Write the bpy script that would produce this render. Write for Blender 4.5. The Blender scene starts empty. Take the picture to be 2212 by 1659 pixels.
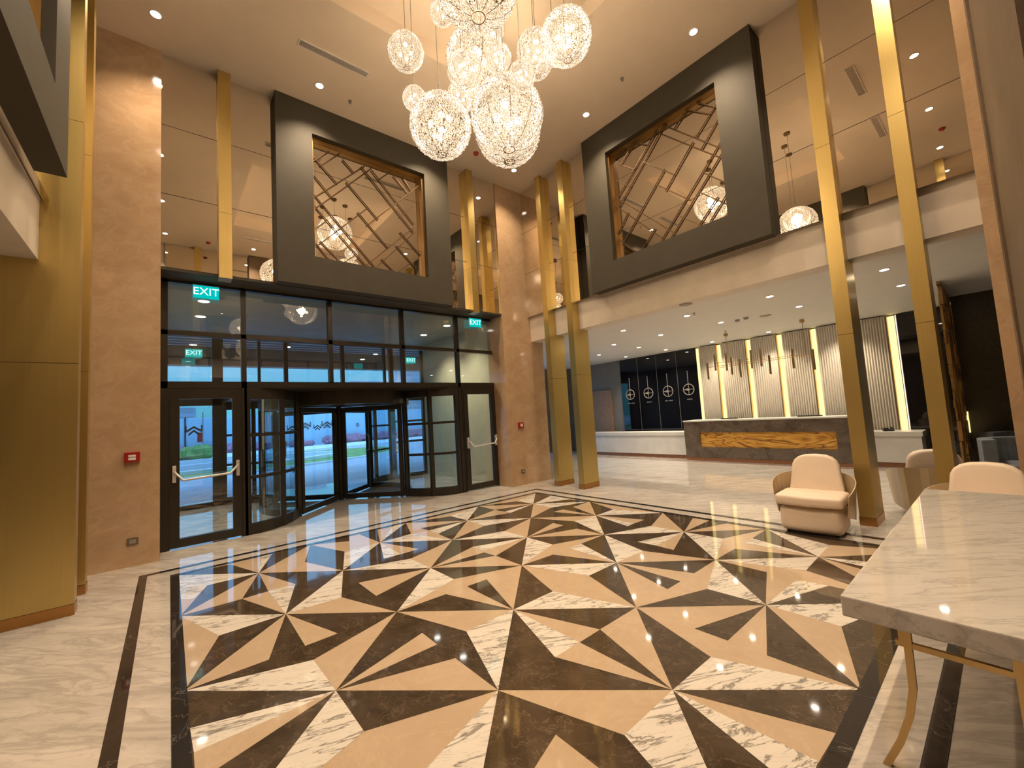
import bpy, bmesh, math, random
from mathutils import Vector, Matrix
random.seed(7)
COL=bpy.context.scene.collection
PI=math.pi
# ---------------------------------------------------------------- materials
def newmat(n):
    m=bpy.data.materials.new(n); m.use_nodes=True; nt=m.node_tree; nt.nodes.clear()
    o=nt.nodes.new('ShaderNodeOutputMaterial'); return m,nt,o
def princ(nt,o,col=(.8,.8,.8),rough=.5,metal=0,spec=.5,coat=0):
    p=nt.nodes.new('ShaderNodeBsdfPrincipled'); p.inputs['Base Color'].default_value=(*col,1)
    p.inputs['Roughness'].default_value=rough; p.inputs['Metallic'].default_value=metal
    p.inputs['Specular IOR Level'].default_value=spec; p.inputs['Coat Weight'].default_value=coat; p.inputs['Coat Roughness'].default_value=.03
    nt.links.new(p.outputs[0],o.inputs[0]); return p
def coords(nt,scale=(1,1,1),rot=(0,0,0)):
    t=nt.nodes.new('ShaderNodeTexCoord'); mp=nt.nodes.new('ShaderNodeMapping')
    m0=nt.nodes.new('ShaderNodeMapping'); m0.inputs['Rotation'].default_value=rot
    mp.inputs['Scale'].default_value=scale
    nt.links.new(t.outputs['Object'],m0.inputs[0]); nt.links.new(m0.outputs[0],mp.inputs[0]); return mp.outputs[0]
def noise(nt,v,scale,detail=4,rough=.55,dist=0):
    n=nt.nodes.new('ShaderNodeTexNoise'); n.inputs['Scale'].default_value=scale; n.inputs['Detail'].default_value=detail
    n.inputs['Roughness'].default_value=rough; n.inputs['Distortion'].default_value=dist
    nt.links.new(v,n.inputs['Vector']); return n.outputs['Fac']
def ramp(nt,f,stops):
    r=nt.nodes.new('ShaderNodeValToRGB'); e=r.color_ramp.elements
    while len(e)<len(stops): e.new(.5)
    for k,(p,c) in enumerate(stops): e[k].position=p; e[k].color=(*c,1)
    nt.links.new(f,r.inputs[0]); return r.outputs[0]
def mixc(nt,f,a,b,mode='MIX'):
    m=nt.nodes.new('ShaderNodeMix'); m.data_type='RGBA'; m.blend_type=mode
    if isinstance(f,float): m.inputs[0].default_value=f
    else: nt.links.new(f,m.inputs[0])
    for s,x in ((6,a),(7,b)):
        if isinstance(x,tuple): m.inputs[s].default_value=(*x,1)
        else: nt.links.new(x,m.inputs[s])
    return m.outputs[2]
def plain(n,col,rough=.5,metal=0,spec=.5,var=.06,scale=3,coat=0):
    m,nt,o=newmat(n); p=princ(nt,o,col,rough,metal,spec,coat)
    f=noise(nt,coords(nt),scale,3)
    lo=tuple(c*(1-var) for c in col); hi=tuple(min(1,c*(1+var)) for c in col)
    nt.links.new(ramp(nt,f,[(.3,lo),(.7,hi)]),p.inputs['Base Color']); return m
def veined(n,base,dark,vein,scale=1.2,rot=(0,0,.9),stretch=(1,3.5,1),rough=.06,width=.05,amt=.8,cloud=.4,dist=1.2):
    """polished stone: cloudy ground with thin wandering veins"""
    m,nt,o=newmat(n); p=princ(nt,o,base,rough*.7,0,.7 if rough<.1 else .5)
    v=coords(nt,stretch,rot)
    c1=ramp(nt,noise(nt,v,scale*1.1,6,.6,.6),[(.35,base),(.72,dark)])
    f=noise(nt,v,scale,5,.62,dist)
    ve=ramp(nt,f,[(.5-width,(0,0,0)),(.5,(amt,amt,amt)),(.5+width,(0,0,0))])
    f2=noise(nt,v,scale*2.6,6,.6,dist*1.3)
    ve2=ramp(nt,f2,[(.5-width*.5,(0,0,0)),(.5,(amt*.5,)*3),(.5+width*.5,(0,0,0))])
    base2=mixc(nt,cloud,base,c1)
    c=mixc(nt,ve2,base2,vein); c=mixc(nt,ve,c,vein)
    nt.links.new(c,p.inputs['Base Color']); return m
MT={}
MT['white_marble']=veined('hall_marble',(.56,.50,.44),(.39,.35,.305),(.28,.25,.22),1.3,(0,0,.80),(1,4.2,1),.06,.05,.5,.9,.7)
MT['calacatta']=veined('calacatta_marble',(.66,.60,.52),(.55,.50,.43),(.12,.10,.085),1.3,(0,0,.45),(1,5.0,1),.07,.022,.85,.45,.55)
MT['beige_tile']=veined('beige_marble_tile',(.47,.35,.235),(.415,.30,.195),(.54,.42,.29),3.2,(0,0,.2),(1,1,1),.07,.03,.3,.7)
MT['brown_tile']=veined('brown_emperador_marble',(.045,.031,.019),(.085,.058,.036),(.20,.14,.09),4.2,(0,0,1.0),(1,1.3,1),.07,.012,.4,.9,.7)
MT['black_tile']=veined('black_marble_band',(.022,.017,.014),(.032,.025,.02),(.20,.17,.14),1.0,(0,0,.7),(1,1,1),.06,.004,.4,.5,1)
MT['beige_wall']=veined('beige_wall_marble',(.50,.335,.195),(.40,.255,.145),(.58,.42,.27),2.2,(.5,.3,0),(1,1,1.5),.14,.05,.3,.9,.6)
MT['brown_wall']=veined('brown_wall_marble',(.105,.062,.028),(.08,.045,.02),(.16,.10,.05),1.4,(.5,.3,0),(1,1,1.5),.7,.04,.35,.9)
MT['desk_stone']=veined('grey_brown_desk_stone',(.085,.063,.048),(.17,.13,.10),(.30,.25,.20),2.2,(0,0,0),(1,1,1.4),.12,.03,.25,1.0,.8)
MT['table_marble']=veined('table_marble',(.55,.505,.45),(.47,.43,.38),(.30,.275,.245),1.5,(0,0,.75),(1,5,5),.06,.035,.5,.8,.5)
def gold(n,col=(.66,.50,.19),rough=.36):
    m,nt,o=newmat(n); p=princ(nt,o,col,rough,1)
    f=noise(nt,coords(nt,(60,60,.6)),1,3,.7)
    nt.links.new(ramp(nt,f,[(.3,tuple(c*.94 for c in col)),(.7,col)]),p.inputs['Base Color']); return m
MT['gold']=gold('brushed_gold_metal'); MT['dark_gold']=gold('bronze_gold_metal',(.36,.22,.08),.3); MT['bronze']=plain('dark_bronze_bar',(.12,.065,.025),.35,.5)
MT['brass']=gold('satin_brass',(.55,.38,.17),.3)
m,nt,o=newmat('mirror_glass'); p=princ(nt,o,(.86,.80,.70),.0,1)
f=noise(nt,coords(nt),.5,2); nt.links.new(ramp(nt,f,[(0,(.85,.79,.69)),(1,(.87,.81,.71))]),p.inputs['Base Color']); MT['mirror']=m
MT['seam']=plain('dark_joint',(.05,.035,.02),.5)
MT['frame']=plain('charcoal_taupe_paint',(.060,.052,.037),.65,0,.2)
MT['cream']=plain('cream_paint',(.70,.62,.52),.55,0,.3)
MT['ceiling']=plain('ceiling_paint',(.84,.71,.57),.6,0,.3,.02)
MT['ceiling_low']=plain('low_ceiling_paint',(.70,.68,.64),.6,0,.3,.02)
MT['black_metal']=plain('dark_anodised_aluminium',(.030,.024,.017),.35,.3)
MT['black']=plain('black_plastic',(.012,.012,.012),.4)
MT['steel']=plain('grey_painted_bar',(.62,.58,.54),.35,.2)
MT['white_paint']=plain('white_lacquer',(.74,.72,.68),.3)
MT['wood_skirt']=plain('reddish_wood_skirting',(.30,.13,.06),.4,0,.5,.2,20)
MT['gold_skirt']=gold('gold_skirting',(.50,.26,.09),.3)
MT['door_wood']=plain('walnut_door_veneer',(.36,.20,.10),.4,0,.5,.15,12)
MT['peach']=plain('peach_leather',(.75,.61,.47),.42,0,.4,.03,5)
MT['shell']=plain('tan_metal_shell',(.55,.43,.27),.25,.35)
MT['grey_fabric']=plain('grey_velvet',(.17,.18,.19),.8,0,.2,.15,9)
MT['olive_wall']=veined('dark_olive_stone_wall',(.045,.037,.022),(.06,.05,.03),(.10,.08,.05),.5,(0,0,0),(1,1,1),.25,.02,.4,.8,2.5)
MT['grey_wall']=plain('grey_wall_paint',(.20,.185,.16),.6)
MT['black_glass']=plain('black_back_painted_glass',(.004,.004,.006),.03,0,.6)
MT['red']=plain('red_alarm_plastic',(.32,.012,.010),.35)
MT['label_white']=plain('white_plastic',(.8,.76,.7),.4)
MT['slat']=plain('pale_vent_slat',(.46,.41,.37),.5)
MT['grey_metal']=plain('grey_ceiling_grille',(.30,.27,.24),.5,.2)
MT['socket']=plain('bronze_socket_plate',(.20,.15,.09),.35,.6)
def fluted():
    return plain('ivory_fluted_panel',(.66,.60,.50),.4,0,.5,.01,.5)
MT['flute']=fluted()
def woodgold():
    m,nt,o=newmat('backlit_amber_onyx'); p=princ(nt,o,(.6,.3,.06),.2)  # amber and brown bands in the base colour alone
    v=coords(nt,(1,1,4)); f=noise(nt,v,.9,2.5,.5,1.6)
    nt.links.new(ramp(nt,f,[(.3,(.16,.05,.01)),(.42,(.60,.30,.05)),(.5,(.75,.42,.09)),(.56,(.22,.08,.02)),(.62,(.65,.33,.06)),(.8,(.5,.2,.04))]),p.inputs['Base Color']); return m
MT['onyx']=woodgold()
def emit(n,col,s,base=(.8,.8,.8)):
    m,nt,o=newmat(n); e=nt.nodes.new('ShaderNodeEmission'); e.inputs[0].default_value=(*col,1); e.inputs[1].default_value=s
    f=noise(nt,coords(nt),8,2); r=ramp(nt,f,[(0,tuple(c*.97 for c in col)),(1,col)]); nt.links.new(r,e.inputs[0])
    nt.links.new(e.outputs[0],o.inputs[0]); return m
MT['lamp']=emit('downlight_lens',(1,.86,.68),30)
MT['lamp_cool']=emit('vestibule_downlight_lens',(1,.95,.88),14)
MT['bulb']=emit('warm_bulb',(1,.80,.52),26)
MT['led']=emit('warm_led_strip',(1,.79,.30),1.3)
MT['led_pink']=emit('pale_led_line',(1,.62,.5),2.2)
MT['exit']=emit('lit_exit_sign_green',(.0,.42,.40),1.0)
MT['exit_txt']=emit('lit_exit_letters',(.62,1,.95),1.3)
def crystal():
    m,nt,o=newmat('crystal_beads')
    v=coords(nt); f=noise(nt,v,7,2,.5)
    e=nt.nodes.new('ShaderNodeEmission'); e.inputs[1].default_value=1.5  # beads emit in place of the light of the bulbs inside
    n2=noise(nt,v,60,1,.5)
    nt.links.new(ramp(nt,n2,[(.40,(.14,.09,.055)),(.5,(.62,.42,.27)),(.60,(1.0,.85,.64))]),e.inputs[0])
    g=nt.nodes.new('ShaderNodeBsdfGlossy'); g.inputs['Roughness'].default_value=.08; g.inputs[0].default_value=(1,.9,.78,1)
    mx=nt.nodes.new('ShaderNodeMixShader'); mx.inputs[0].default_value=.3
    nt.links.new(e.outputs[0],mx.inputs[1]); nt.links.new(g.outputs[0],mx.inputs[2]); nt.links.new(mx.outputs[0],o.inputs[0]); return m
MT['crystal']=crystal()
def glass(n,tint=(.93,.96,.95),k=1.0,add=.02):
    m,nt,o=newmat(n); t=nt.nodes.new('ShaderNodeBsdfTransparent'); t.inputs[0].default_value=(*tint,1)
    g=nt.nodes.new('ShaderNodeBsdfGlossy'); g.inputs['Roughness'].default_value=.0
    fr=nt.nodes.new('ShaderNodeLayerWeight'); fr.inputs[0].default_value=.5
    pw=nt.nodes.new('ShaderNodeMath'); pw.operation='POWER'; pw.inputs[1].default_value=5; nt.links.new(fr.outputs['Facing'],pw.inputs[0])
    ma=nt.nodes.new('ShaderNodeMath'); ma.operation='MULTIPLY_ADD'; ma.inputs[1].default_value=k*.9; ma.inputs[2].default_value=.035+add
    nt.links.new(pw.outputs[0],ma.inputs[0])
    mx=nt.nodes.new('ShaderNodeMixShader'); nt.links.new(ma.outputs[0],mx.inputs[0]); nt.links.new(t.outputs[0],mx.inputs[1]); nt.links.new(g.outputs[0],mx.inputs[2])
    nt.links.new(mx.outputs[0],o.inputs[0]); return m
MT['glass']=glass('clear_glass',(.95,.97,.96),1,.06); MT['glass_outer']=glass('coated_outer_glass',(.93,.97,.98),1,.26); MT['glass_dark']=glass('tinted_glass',(.80,.87,.88),1.0,.03)
# outdoors
MT['asphalt']=plain('pale_asphalt',(.55,.55,.58),.8,0,.2,.12,.6)
MT['paving']=plain('light_concrete_paving',(.85,.85,.82),.8)
MT['grass']=plain('lawn_grass',(.24,.38,.12),.9,0,.1,.4,3)
MT['hedge']=plain('reddish_hedge_leaves',(.40,.20,.28),.9,0,.1,.5,6)
MT['fence']=plain('pale_metal_fence_sheet',(.50,.72,.86),.5)  # blue cast of the daylight is mixed into the base colour
MT['build']=plain('distant_concrete_building',(.42,.48,.55),.8)
MT['canopy']=plain('canopy_cladding',(.13,.10,.085),.5)
MT['canopy_soffit']=plain('canopy_slats',(.35,.38,.42),.5)
MT['emblem']=plain('dark_emblem_film',(.05,.045,.05),.4)
MT['vest_wall']=plain('vestibule_wall_paint',(.55,.52,.36),.6)
MT['vest_ceiling']=plain('vestibule_ceiling_paint',(.40,.42,.38),.6)
# ---------------------------------------------------------------- mesh builder
class MB:
    def __init__(s): s.v=[]; s.f=[]; s.m=[]
    def add(s,vs,fs,mi=0):
        o=len(s.v); s.v+= [tuple(v) for v in vs]; s.f+=[tuple(i+o for i in f) for f in fs]; s.m+=[mi]*len(fs); return s
    def box(s,a,b,mi=0):
        x0,x1=sorted((a[0],b[0])); y0,y1=sorted((a[1],b[1])); z0,z1=sorted((a[2],b[2]))
        return s.add([(x0,y0,z0),(x1,y0,z0),(x1,y1,z0),(x0,y1,z0),(x0,y0,z1),(x1,y0,z1),(x1,y1,z1),(x0,y1,z1)],
          [(0,3,2,1),(4,5,6,7),(0,1,5,4),(1,2,6,5),(2,3,7,6),(3,0,4,7)],mi)
    def prism(s,poly,z0,z1,mi=0):
        n=len(poly); return s.add([(x,y,z0) for x,y in poly]+[(x,y,z1) for x,y in poly],
          [tuple(range(n-1,-1,-1)),tuple(range(n,2*n))]+[(i,(i+1)%n,n+(i+1)%n,n+i) for i in range(n)],mi)
    def tube(s,pts,r,n=8,mi=0,closed=False):
        P=[Vector(p) for p in pts]; L=len(P); rings=[]; up=None
        for i,p in enumerate(P):
            a=P[(i-1)%L] if (closed or i>0) else P[i]; b=P[(i+1)%L] if (closed or i<L-1) else P[i]
            t=(b-a).normalized()
            if up is None:
                up=Vector((0,0,1)) if abs(t.z)<.9 else Vector((1,0,0))
            u=t.cross(up).normalized(); w=u.cross(t).normalized(); up=w
            rr=r[i] if isinstance(r,(list,tuple)) else r
            rings.append([p+u*(math.cos(2*PI*k/n)*rr)+w*(math.sin(2*PI*k/n)*rr) for k in range(n)])
        vs=[v for g in rings for v in g]; fs=[]
        for i in range(L if closed else L-1):
            j=(i+1)%L
            for k in range(n): fs.append((i*n+k,i*n+(k+1)%n,j*n+(k+1)%n,j*n+k))
        if not closed: fs+= [tuple(range(n-1,-1,-1)),tuple((L-1)*n+k for k in range(n))]
        return s.add(vs,fs,mi)
    def lathe(s,prof,c=(0,0,0),n=24,mi=0):
        vs=[];fs=[]
        for r,z in prof: vs+=[(c[0]+r*math.cos(2*PI*k/n),c[1]+r*math.sin(2*PI*k/n),c[2]+z) for k in range(n)]
        for i in range(len(prof)-1):
            for k in range(n): fs.append((i*n+k,i*n+(k+1)%n,(i+1)*n+(k+1)%n,(i+1)*n+k))
        fs+=[tuple(range(n-1,-1,-1)),tuple((len(prof)-1)*n+k for k in range(n))]
        return s.add(vs,fs,mi)
    def build(s,name,mats,parent=None,loc=(0,0,0),rz=0,bevel=0,seg=2,smooth=False,kind=None):
        me=bpy.data.meshes.new(name); me.from_pydata(s.v,[],s.f); me.update()
        if not isinstance(mats,(list,tuple)): mats=[mats]
        for m in mats: me.materials.append(m if not isinstance(m,str) else MT[m])
        for p,i in zip(me.polygons,s.m): p.material_index=i
        bm=bmesh.new(); bm.from_mesh(me)
        bmesh.ops.recalc_face_normals(bm,faces=bm.faces)
        if bevel>0:
            bmesh.ops.bevel(bm,geom=[e for e in bm.edges if e.is_manifold and e.calc_face_angle(0)>.4],offset=bevel,segments=seg,profile=.6,affect='EDGES',clamp_overlap=True)
        bm.to_mesh(me); bm.free()
        if smooth:
            for p in me.polygons: p.use_smooth=True
        o=bpy.data.objects.new(name,me); COL.objects.link(o)
        if parent: o.parent=parent
        o.location=loc; o.rotation_euler=(0,0,rz)
        if kind: o['kind']=kind
        return o
def B(a,b,mi=0): return MB().box(a,b,mi)
def tag(o,label,cat,group=None):
    o['label']=label; o['category']=cat
    if group: o['group']=group
    return o
def thing(name,label,cat,loc=(0,0,0),rz=0,group=None):
    o=bpy.data.objects.new(name,None); COL.objects.link(o); o.location=loc; o.rotation_euler=(0,0,rz); o.empty_display_size=.1
    return tag(o,label,cat,group)
def struct(name,mb,mats,parent=None,**k):
    o=mb.build(name,mats,parent,**k); o['kind']='structure'; return o
def kids(o): return [c for c in bpy.data.objects if c.parent is o]
CH={}
def copy_tree(root,loc,rz=0,label=None,group=None):
    r=root.copy(); COL.objects.link(r); r.location=loc; r.rotation_euler=(0,0,rz)
    if label: r['label']=label
    if group: r['group']=group
    for ch in kids(root):
        c=ch.copy(); COL.objects.link(c); c.parent=r
        for g in kids(ch):
            d=g.copy(); COL.objects.link(d); d.parent=c
    return r
def stext(txt,size,mat,parent,loc,rot,name='lettering',depth=.004):
    cu=bpy.data.curves.new(name,'FONT'); cu.body=txt; cu.size=size; cu.extrude=depth; cu.align_x='CENTER'; cu.align_y='CENTER'
    tmp=bpy.data.objects.new(name,cu); COL.objects.link(tmp); bpy.context.view_layer.update()
    me=bpy.data.meshes.new_from_object(tmp); bpy.data.objects.remove(tmp)
    me.materials.clear(); me.materials.append(MT[mat])
    o=bpy.data.objects.new(name,me); COL.objects.link(o)
    if parent: o.parent=parent
    o.location=loc; o.rotation_euler=rot; return o
FLOOR="""D0 -2.828,0 -2.121,-0.707 -1.414,0 -2.121,0.707;W1 -2.828,0 -2.132,-0.243 -2.121,-0.707;B2 -2.132,-0.243 -1.414,0 -2.121,-0.707;B3 -2.828,0 -2.121,0.707 -2.364,-0.002;B4 -2.121,0.707 -1.895,0.005 -2.129,-0.001;D0 -2.121,0.707 -2.828,1.414 -2.828,0;W1 -2.828,1.414 -2.121,0.707 -2.597,0.701;B2 -2.828,1.414 -2.597,0.701 -2.828,0;D0 -2.828,0 -2.121,-0.707 -2.828,-1.414;W1 -2.121,-0.707 -2.815,-0.448 -2.807,-0.684;B2 -2.121,-0.707 -2.807,-0.684 -2.809,-0.923;D0 -2.121,-0.707 -1.414,-1.414 -0.707,-0.707 -1.414,0;B1 -2.121,-0.707 -1.422,-0.478 -1.422,-0.706;B2 -2.121,-0.707 -1.42,-0.95 -1.414,-1.414;B3 -1.414,0 -0.707,-0.707 -1.175,-0.711;W4 -0.707,-0.707 -1.175,-0.711 -1.414,-1.414;D0 -1.414,-1.414 -0.707,-2.121 0,-1.414 -0.707,-0.707;B1 -0.707,-0.707 -0.467,-1.417 -0.701,-1.422;W2 -0.707,-0.707 -0.701,-1.422 -0.944,-1.422;B3 0,-1.414 -0.467,-1.417 -0.707,-2.121;B4 -0.701,-1.422 -0.944,-1.422 -0.707,-2.121;B0 -0.707,-2.121 0,-2.828 0.707,-2.121 0,-1.414;D1 0,-1.414 -0.254,-2.13 -0.707,-2.121;W2 -0.707,-2.121 -0.254,-2.13 0,-2.828;D3 0.707,-2.121 0.003,-1.897 0.004,-2.126;D4 0.707,-2.121 -0,-2.366 0,-2.828;D0 0.707,-2.121 1.414,-2.828 0,-2.828;W1 0.707,-2.121 1.414,-2.828 0.706,-2.597;B2 0.707,-2.121 0.706,-2.597 0,-2.828;D0 -2.121,-2.121 -1.414,-2.828 -0.707,-2.121 -1.414,-1.414;B1 -1.414,-1.414 -0.707,-2.121 -1.173,-2.125;W2 -0.707,-2.121 -1.173,-2.125 -1.414,-2.828;B3 -1.413,-1.886 -2.121,-2.121 -1.414,-2.828;B0 -2.828,-1.414 -2.121,-2.121 -1.414,-1.414 -2.121,-0.707;D1 -2.121,-0.707 -1.414,-1.414 -2.115,-1.167;W2 -2.121,-0.707 -2.115,-1.167 -2.828,-1.414;W3 -1.414,-1.414 -2.121,-2.121 -2.228,-1.691;D0 -0.707,-2.121 0,-2.828 -1.414,-2.828;B1 -0.707,-2.121 -0.451,-2.815 -0.702,-2.806;W2 -0.707,-2.121 -0.694,-2.804 -0.928,-2.812;D0 -2.828,-1.414 -2.121,-2.121 -2.828,-2.828;B0 -1.414,-2.828 -2.121,-2.121 -2.828,-2.828;D0 -2.828,1.414 -2.121,0.707 -1.414,1.414 -2.121,2.121;B1 -2.121,2.121 -1.896,1.409 -2.139,1.417;W2 -1.896,1.409 -2.121,0.707 -2.139,1.417;B3 -2.121,2.121 -2.363,1.408 -2.828,1.414;B4 -2.139,1.417 -2.363,1.408 -2.121,0.707;B0 -2.828,2.828 -2.121,2.121 -2.828,1.414;W1 -2.828,2.828 -2.121,2.121 -2.592,2.14 -2.724,1.796 -2.828,1.923;D2 -2.121,2.121 -2.592,2.14 -2.828,1.414;B0 -2.828,2.828 -2.121,2.121 -1.414,2.828;D1 -2.828,2.828 -2.329,2.774 -2.121,2.121;W2 -2.121,2.121 -1.987,2.827 -1.875,2.8;D3 -2.121,2.121 -1.875,2.8 -1.414,2.828;D0 -2.121,0.707 -1.414,0 -0.707,0.707 -1.414,1.414;W1 -2.121,0.707 -1.414,1.414 -1.657,0.686;B2 -2.121,0.707 -1.657,0.686 -1.414,0;B3 -0.707,0.707 -1.418,0.917 -1.412,0.457;B0 -1.414,0 -0.707,-0.707 0,0 -0.707,0.707;W1 -1.414,0 -0.707,0.707 -0.699,0.241 -1.04,0.124;D2 -0.707,0.707 0,0 -0.699,0.241;D3 -0.708,-0.012 -0.479,-0.018 -0.707,-0.707;D4 -1.414,0 -0.94,-0.011 -0.707,-0.707;B0 -0.707,-0.707 0,-1.414 0.707,-0.707 0,0;D1 0,0 -0.238,-0.701 -0.707,-0.707;W2 -0.707,-0.707 -0.238,-0.701 0,-1.414;W3 0,0 0.707,-0.707 0.251,-0.715;D4 0.707,-0.707 0.251,-0.715 0,-1.414;B0 0,-1.414 0.707,-2.121 1.414,-1.414 0.707,-0.707;D1 0.707,-0.707 1.414,-1.414 0.951,-1.421;D2 0.707,-0.707 0.695,-1.42 0.47,-1.419;W3 1.414,-1.414 0.694,-1.664 0.707,-2.121;D4 0,-1.414 0.694,-1.664 0.707,-2.121;B0 0.707,-2.121 1.414,-2.828 2.121,-2.121 1.414,-1.414;D1 1.414,-1.414 1.4,-1.894 0.707,-2.121;W2 1.414,-1.414 2.121,-2.121 1.665,-2.136;D3 2.121,-2.121 1.665,-2.136 1.414,-2.828;W4 0.707,-2.121 1.372,-2.142 1.41,-2.366;D5 0.707,-2.121 1.407,-2.371 1.414,-2.828;B0 2.121,-2.121 2.828,-2.828 1.414,-2.828;D1 2.121,-2.121 2.543,-2.519 2.262,-2.512;W2 2.121,-2.121 2.262,-2.512 2.082,-2.536;D3 2.121,-2.121 2.082,-2.536 1.979,-2.538;B0 -2.121,2.121 -1.414,1.414 -0.707,2.121 -1.414,2.828;D1 -1.414,2.828 -1.646,2.094 -1.414,1.414 -1.177,2.112;W2 -1.414,1.414 -1.177,2.112 -0.707,2.121;B0 -1.414,2.828 -0.707,2.121 0,2.828;D1 -1.414,2.828 -0.888,2.824 -0.973,2.548;D2 -0.707,2.121 -0.753,2.788 -0.465,2.828;W3 -0.707,2.121 -0.201,2.828 0,2.828;D0 -1.414,1.414 -0.707,0.707 0,1.414 -0.707,2.121;W1 -0.707,2.121 -0.939,1.427 -0.483,1.426;B2 -0.707,2.121 -0.483,1.426 -0.729,1.44;W3 -1.414,1.414 -0.725,1.167 -0.707,0.707;B4 -0.725,1.167 0,1.414 -0.707,0.707;D0 -0.707,0.707 0,0 0.707,0.707 0,1.414;B1 -0.707,0.707 0.01,0.954 0.707,0.707 0.001,0.463 -0.018,0.666;W2 0.01,0.954 0.707,0.707 0.017,0.715;B3 -0.707,0.707 0.001,0.463 0,0;B0 0,0 0.707,-0.707 1.414,0 0.707,0.707;D1 0.707,0.707 1.414,0 0.712,0.238;W2 0.707,0.707 0.706,0.24 0,0;D3 0,0 0.456,-0.02 0.707,-0.707;W4 0.736,-0.015 0.949,-0.013 0.707,-0.707;D5 0.949,-0.013 1.414,0 0.707,-0.707;D0 0.707,-0.707 1.414,-1.414 2.121,-0.707 1.414,0;W1 1.414,0 1.193,-0.713 0.707,-0.707;B2 0.707,-0.707 1.191,-0.714 1.414,-1.414;W3 2.121,-0.707 1.428,-0.482 1.439,-0.728;B4 2.121,-0.707 1.439,-0.728 1.424,-0.95;B0 1.414,-1.414 2.121,-2.121 2.828,-1.414 2.121,-0.707;W1 2.121,-0.707 2.13,-1.181 1.414,-1.414;D2 2.121,-0.707 2.828,-1.414 2.143,-1.175;D3 1.414,-1.414 1.868,-1.421 2.121,-2.121;D4 2.828,-1.414 2.349,-1.422 2.121,-2.121;W5 2.349,-1.422 2.13,-1.43 2.121,-2.121;B0 2.828,-1.414 2.828,-2.828 2.121,-2.121;W1 2.828,-1.414 2.593,-2.109 2.121,-2.121;D2 2.828,-1.414 2.828,-2.828 2.737,-2.438 2.593,-2.109;B0 -0.707,2.121 0,1.414 0.707,2.121 0,2.828;D1 -0.707,2.121 0,2.828 -0.234,2.156;W2 -0.707,2.121 -0.234,2.156 0,1.414;D3 0,1.414 0.021,1.835 0.707,2.121;W4 0.707,2.121 0.028,2.102 0.021,1.835;D5 0.707,2.121 0.005,2.331 0.028,2.102;B0 0,2.828 0.707,2.121 1.414,2.828;W1 0.707,2.121 0.711,2.627 1.414,2.828;D2 0,2.828 0.689,2.59 0.707,2.121;B0 0,1.414 0.707,0.707 1.414,1.414 0.707,2.121;D1 0,1.414 0.686,1.639 1.414,1.414 0.705,1.179;W2 0.707,2.121 1.414,1.414 0.698,1.645;W3 0,1.414 0.705,1.179 0.707,0.707;D0 0.707,0.707 1.414,0 2.121,0.707 1.414,1.414;B1 1.414,1.414 2.121,0.707 1.674,0.738;W2 2.121,0.707 1.674,0.738 1.414,0;B3 0.707,0.707 1.417,0.929 1.418,0.722;B4 0.707,0.707 1.408,0.457 1.414,0;D0 1.414,0 2.121,-0.707 2.828,0 2.121,0.707;B1 2.121,0.707 2.337,-0.001 2.084,0.005;W2 2.121,0.707 2.084,0.005 1.916,-0.006;W3 1.414,0 2.116,-0.243 2.121,-0.707;B4 2.116,-0.243 2.828,0 2.121,-0.707;B0 2.828,0 2.828,-1.414 2.121,-0.707;D1 2.828,0 2.808,-0.477 2.121,-0.707;D2 2.121,-0.707 2.828,-0.709 2.827,-0.947;D0 0.707,2.121 1.414,1.414 2.121,2.121 1.414,2.828;B1 0.707,2.121 1.416,2.336 1.451,1.948;W2 1.448,2.098 2.121,2.121 1.451,1.948;B3 1.414,2.828 1.416,2.336 2.121,2.121;D0 1.414,1.414 2.121,0.707 2.828,1.414 2.121,2.121;B1 2.121,2.121 2.099,1.649 1.414,1.414;W2 2.121,2.121 2.828,1.414 2.099,1.649;B3 2.345,1.378 2.828,1.414 2.121,0.707;B4 1.902,1.4 2.115,1.395 2.121,0.707;B0 1.414,2.828 2.121,2.121 2.828,2.828;D1 1.414,2.828 2.097,2.551 2.121,2.121;W2 2.828,2.828 2.121,2.121 2.134,2.558;W0 2.121,2.121 2.828,2.828 2.828,1.414;D1 2.828,2.828 2.121,2.121 2.802,2.367;D2 2.121,2.121 2.771,1.836 2.828,1.414;B0 2.121,0.707 2.828,1.414 2.828,0;D1 2.828,1.414 2.121,0.707 2.586,0.73;W2 2.121,0.707 2.586,0.73 2.828,0"""
# ---------------------------------------------------------------- camera
yaw,pitch,roll=0.8744355348695297,0.07556496702071421,-0.061081378385334284
F_=Vector((math.cos(yaw)*math.cos(pitch),math.sin(yaw)*math.cos(pitch),math.sin(pitch)))
R0=Vector((math.sin(yaw),-math.cos(yaw),0)); U0=R0.cross(F_)
R1=math.cos(roll)*R0+math.sin(roll)*U0; U1=-math.sin(roll)*R0+math.cos(roll)*U0
cam=bpy.data.cameras.new('camera'); co=bpy.data.objects.new('camera',cam); COL.objects.link(co)
co.matrix_world=Matrix(((R1.x,U1.x,-F_.x,-2.905),(R1.y,U1.y,-F_.y,-3.4966),(R1.z,U1.z,-F_.z,1.609),(0,0,0,1)))
cam.sensor_width=36; cam.lens=889.3656/2212*36; cam.clip_start=.02; cam.clip_end=400
bpy.context.scene.camera=co
# ---------------------------------------------------------------- dimensions (metres)
CZ=7.1; MZ=3.95; MP=3.8; FP=3.6; NP=3.65; LC=3.4
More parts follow.
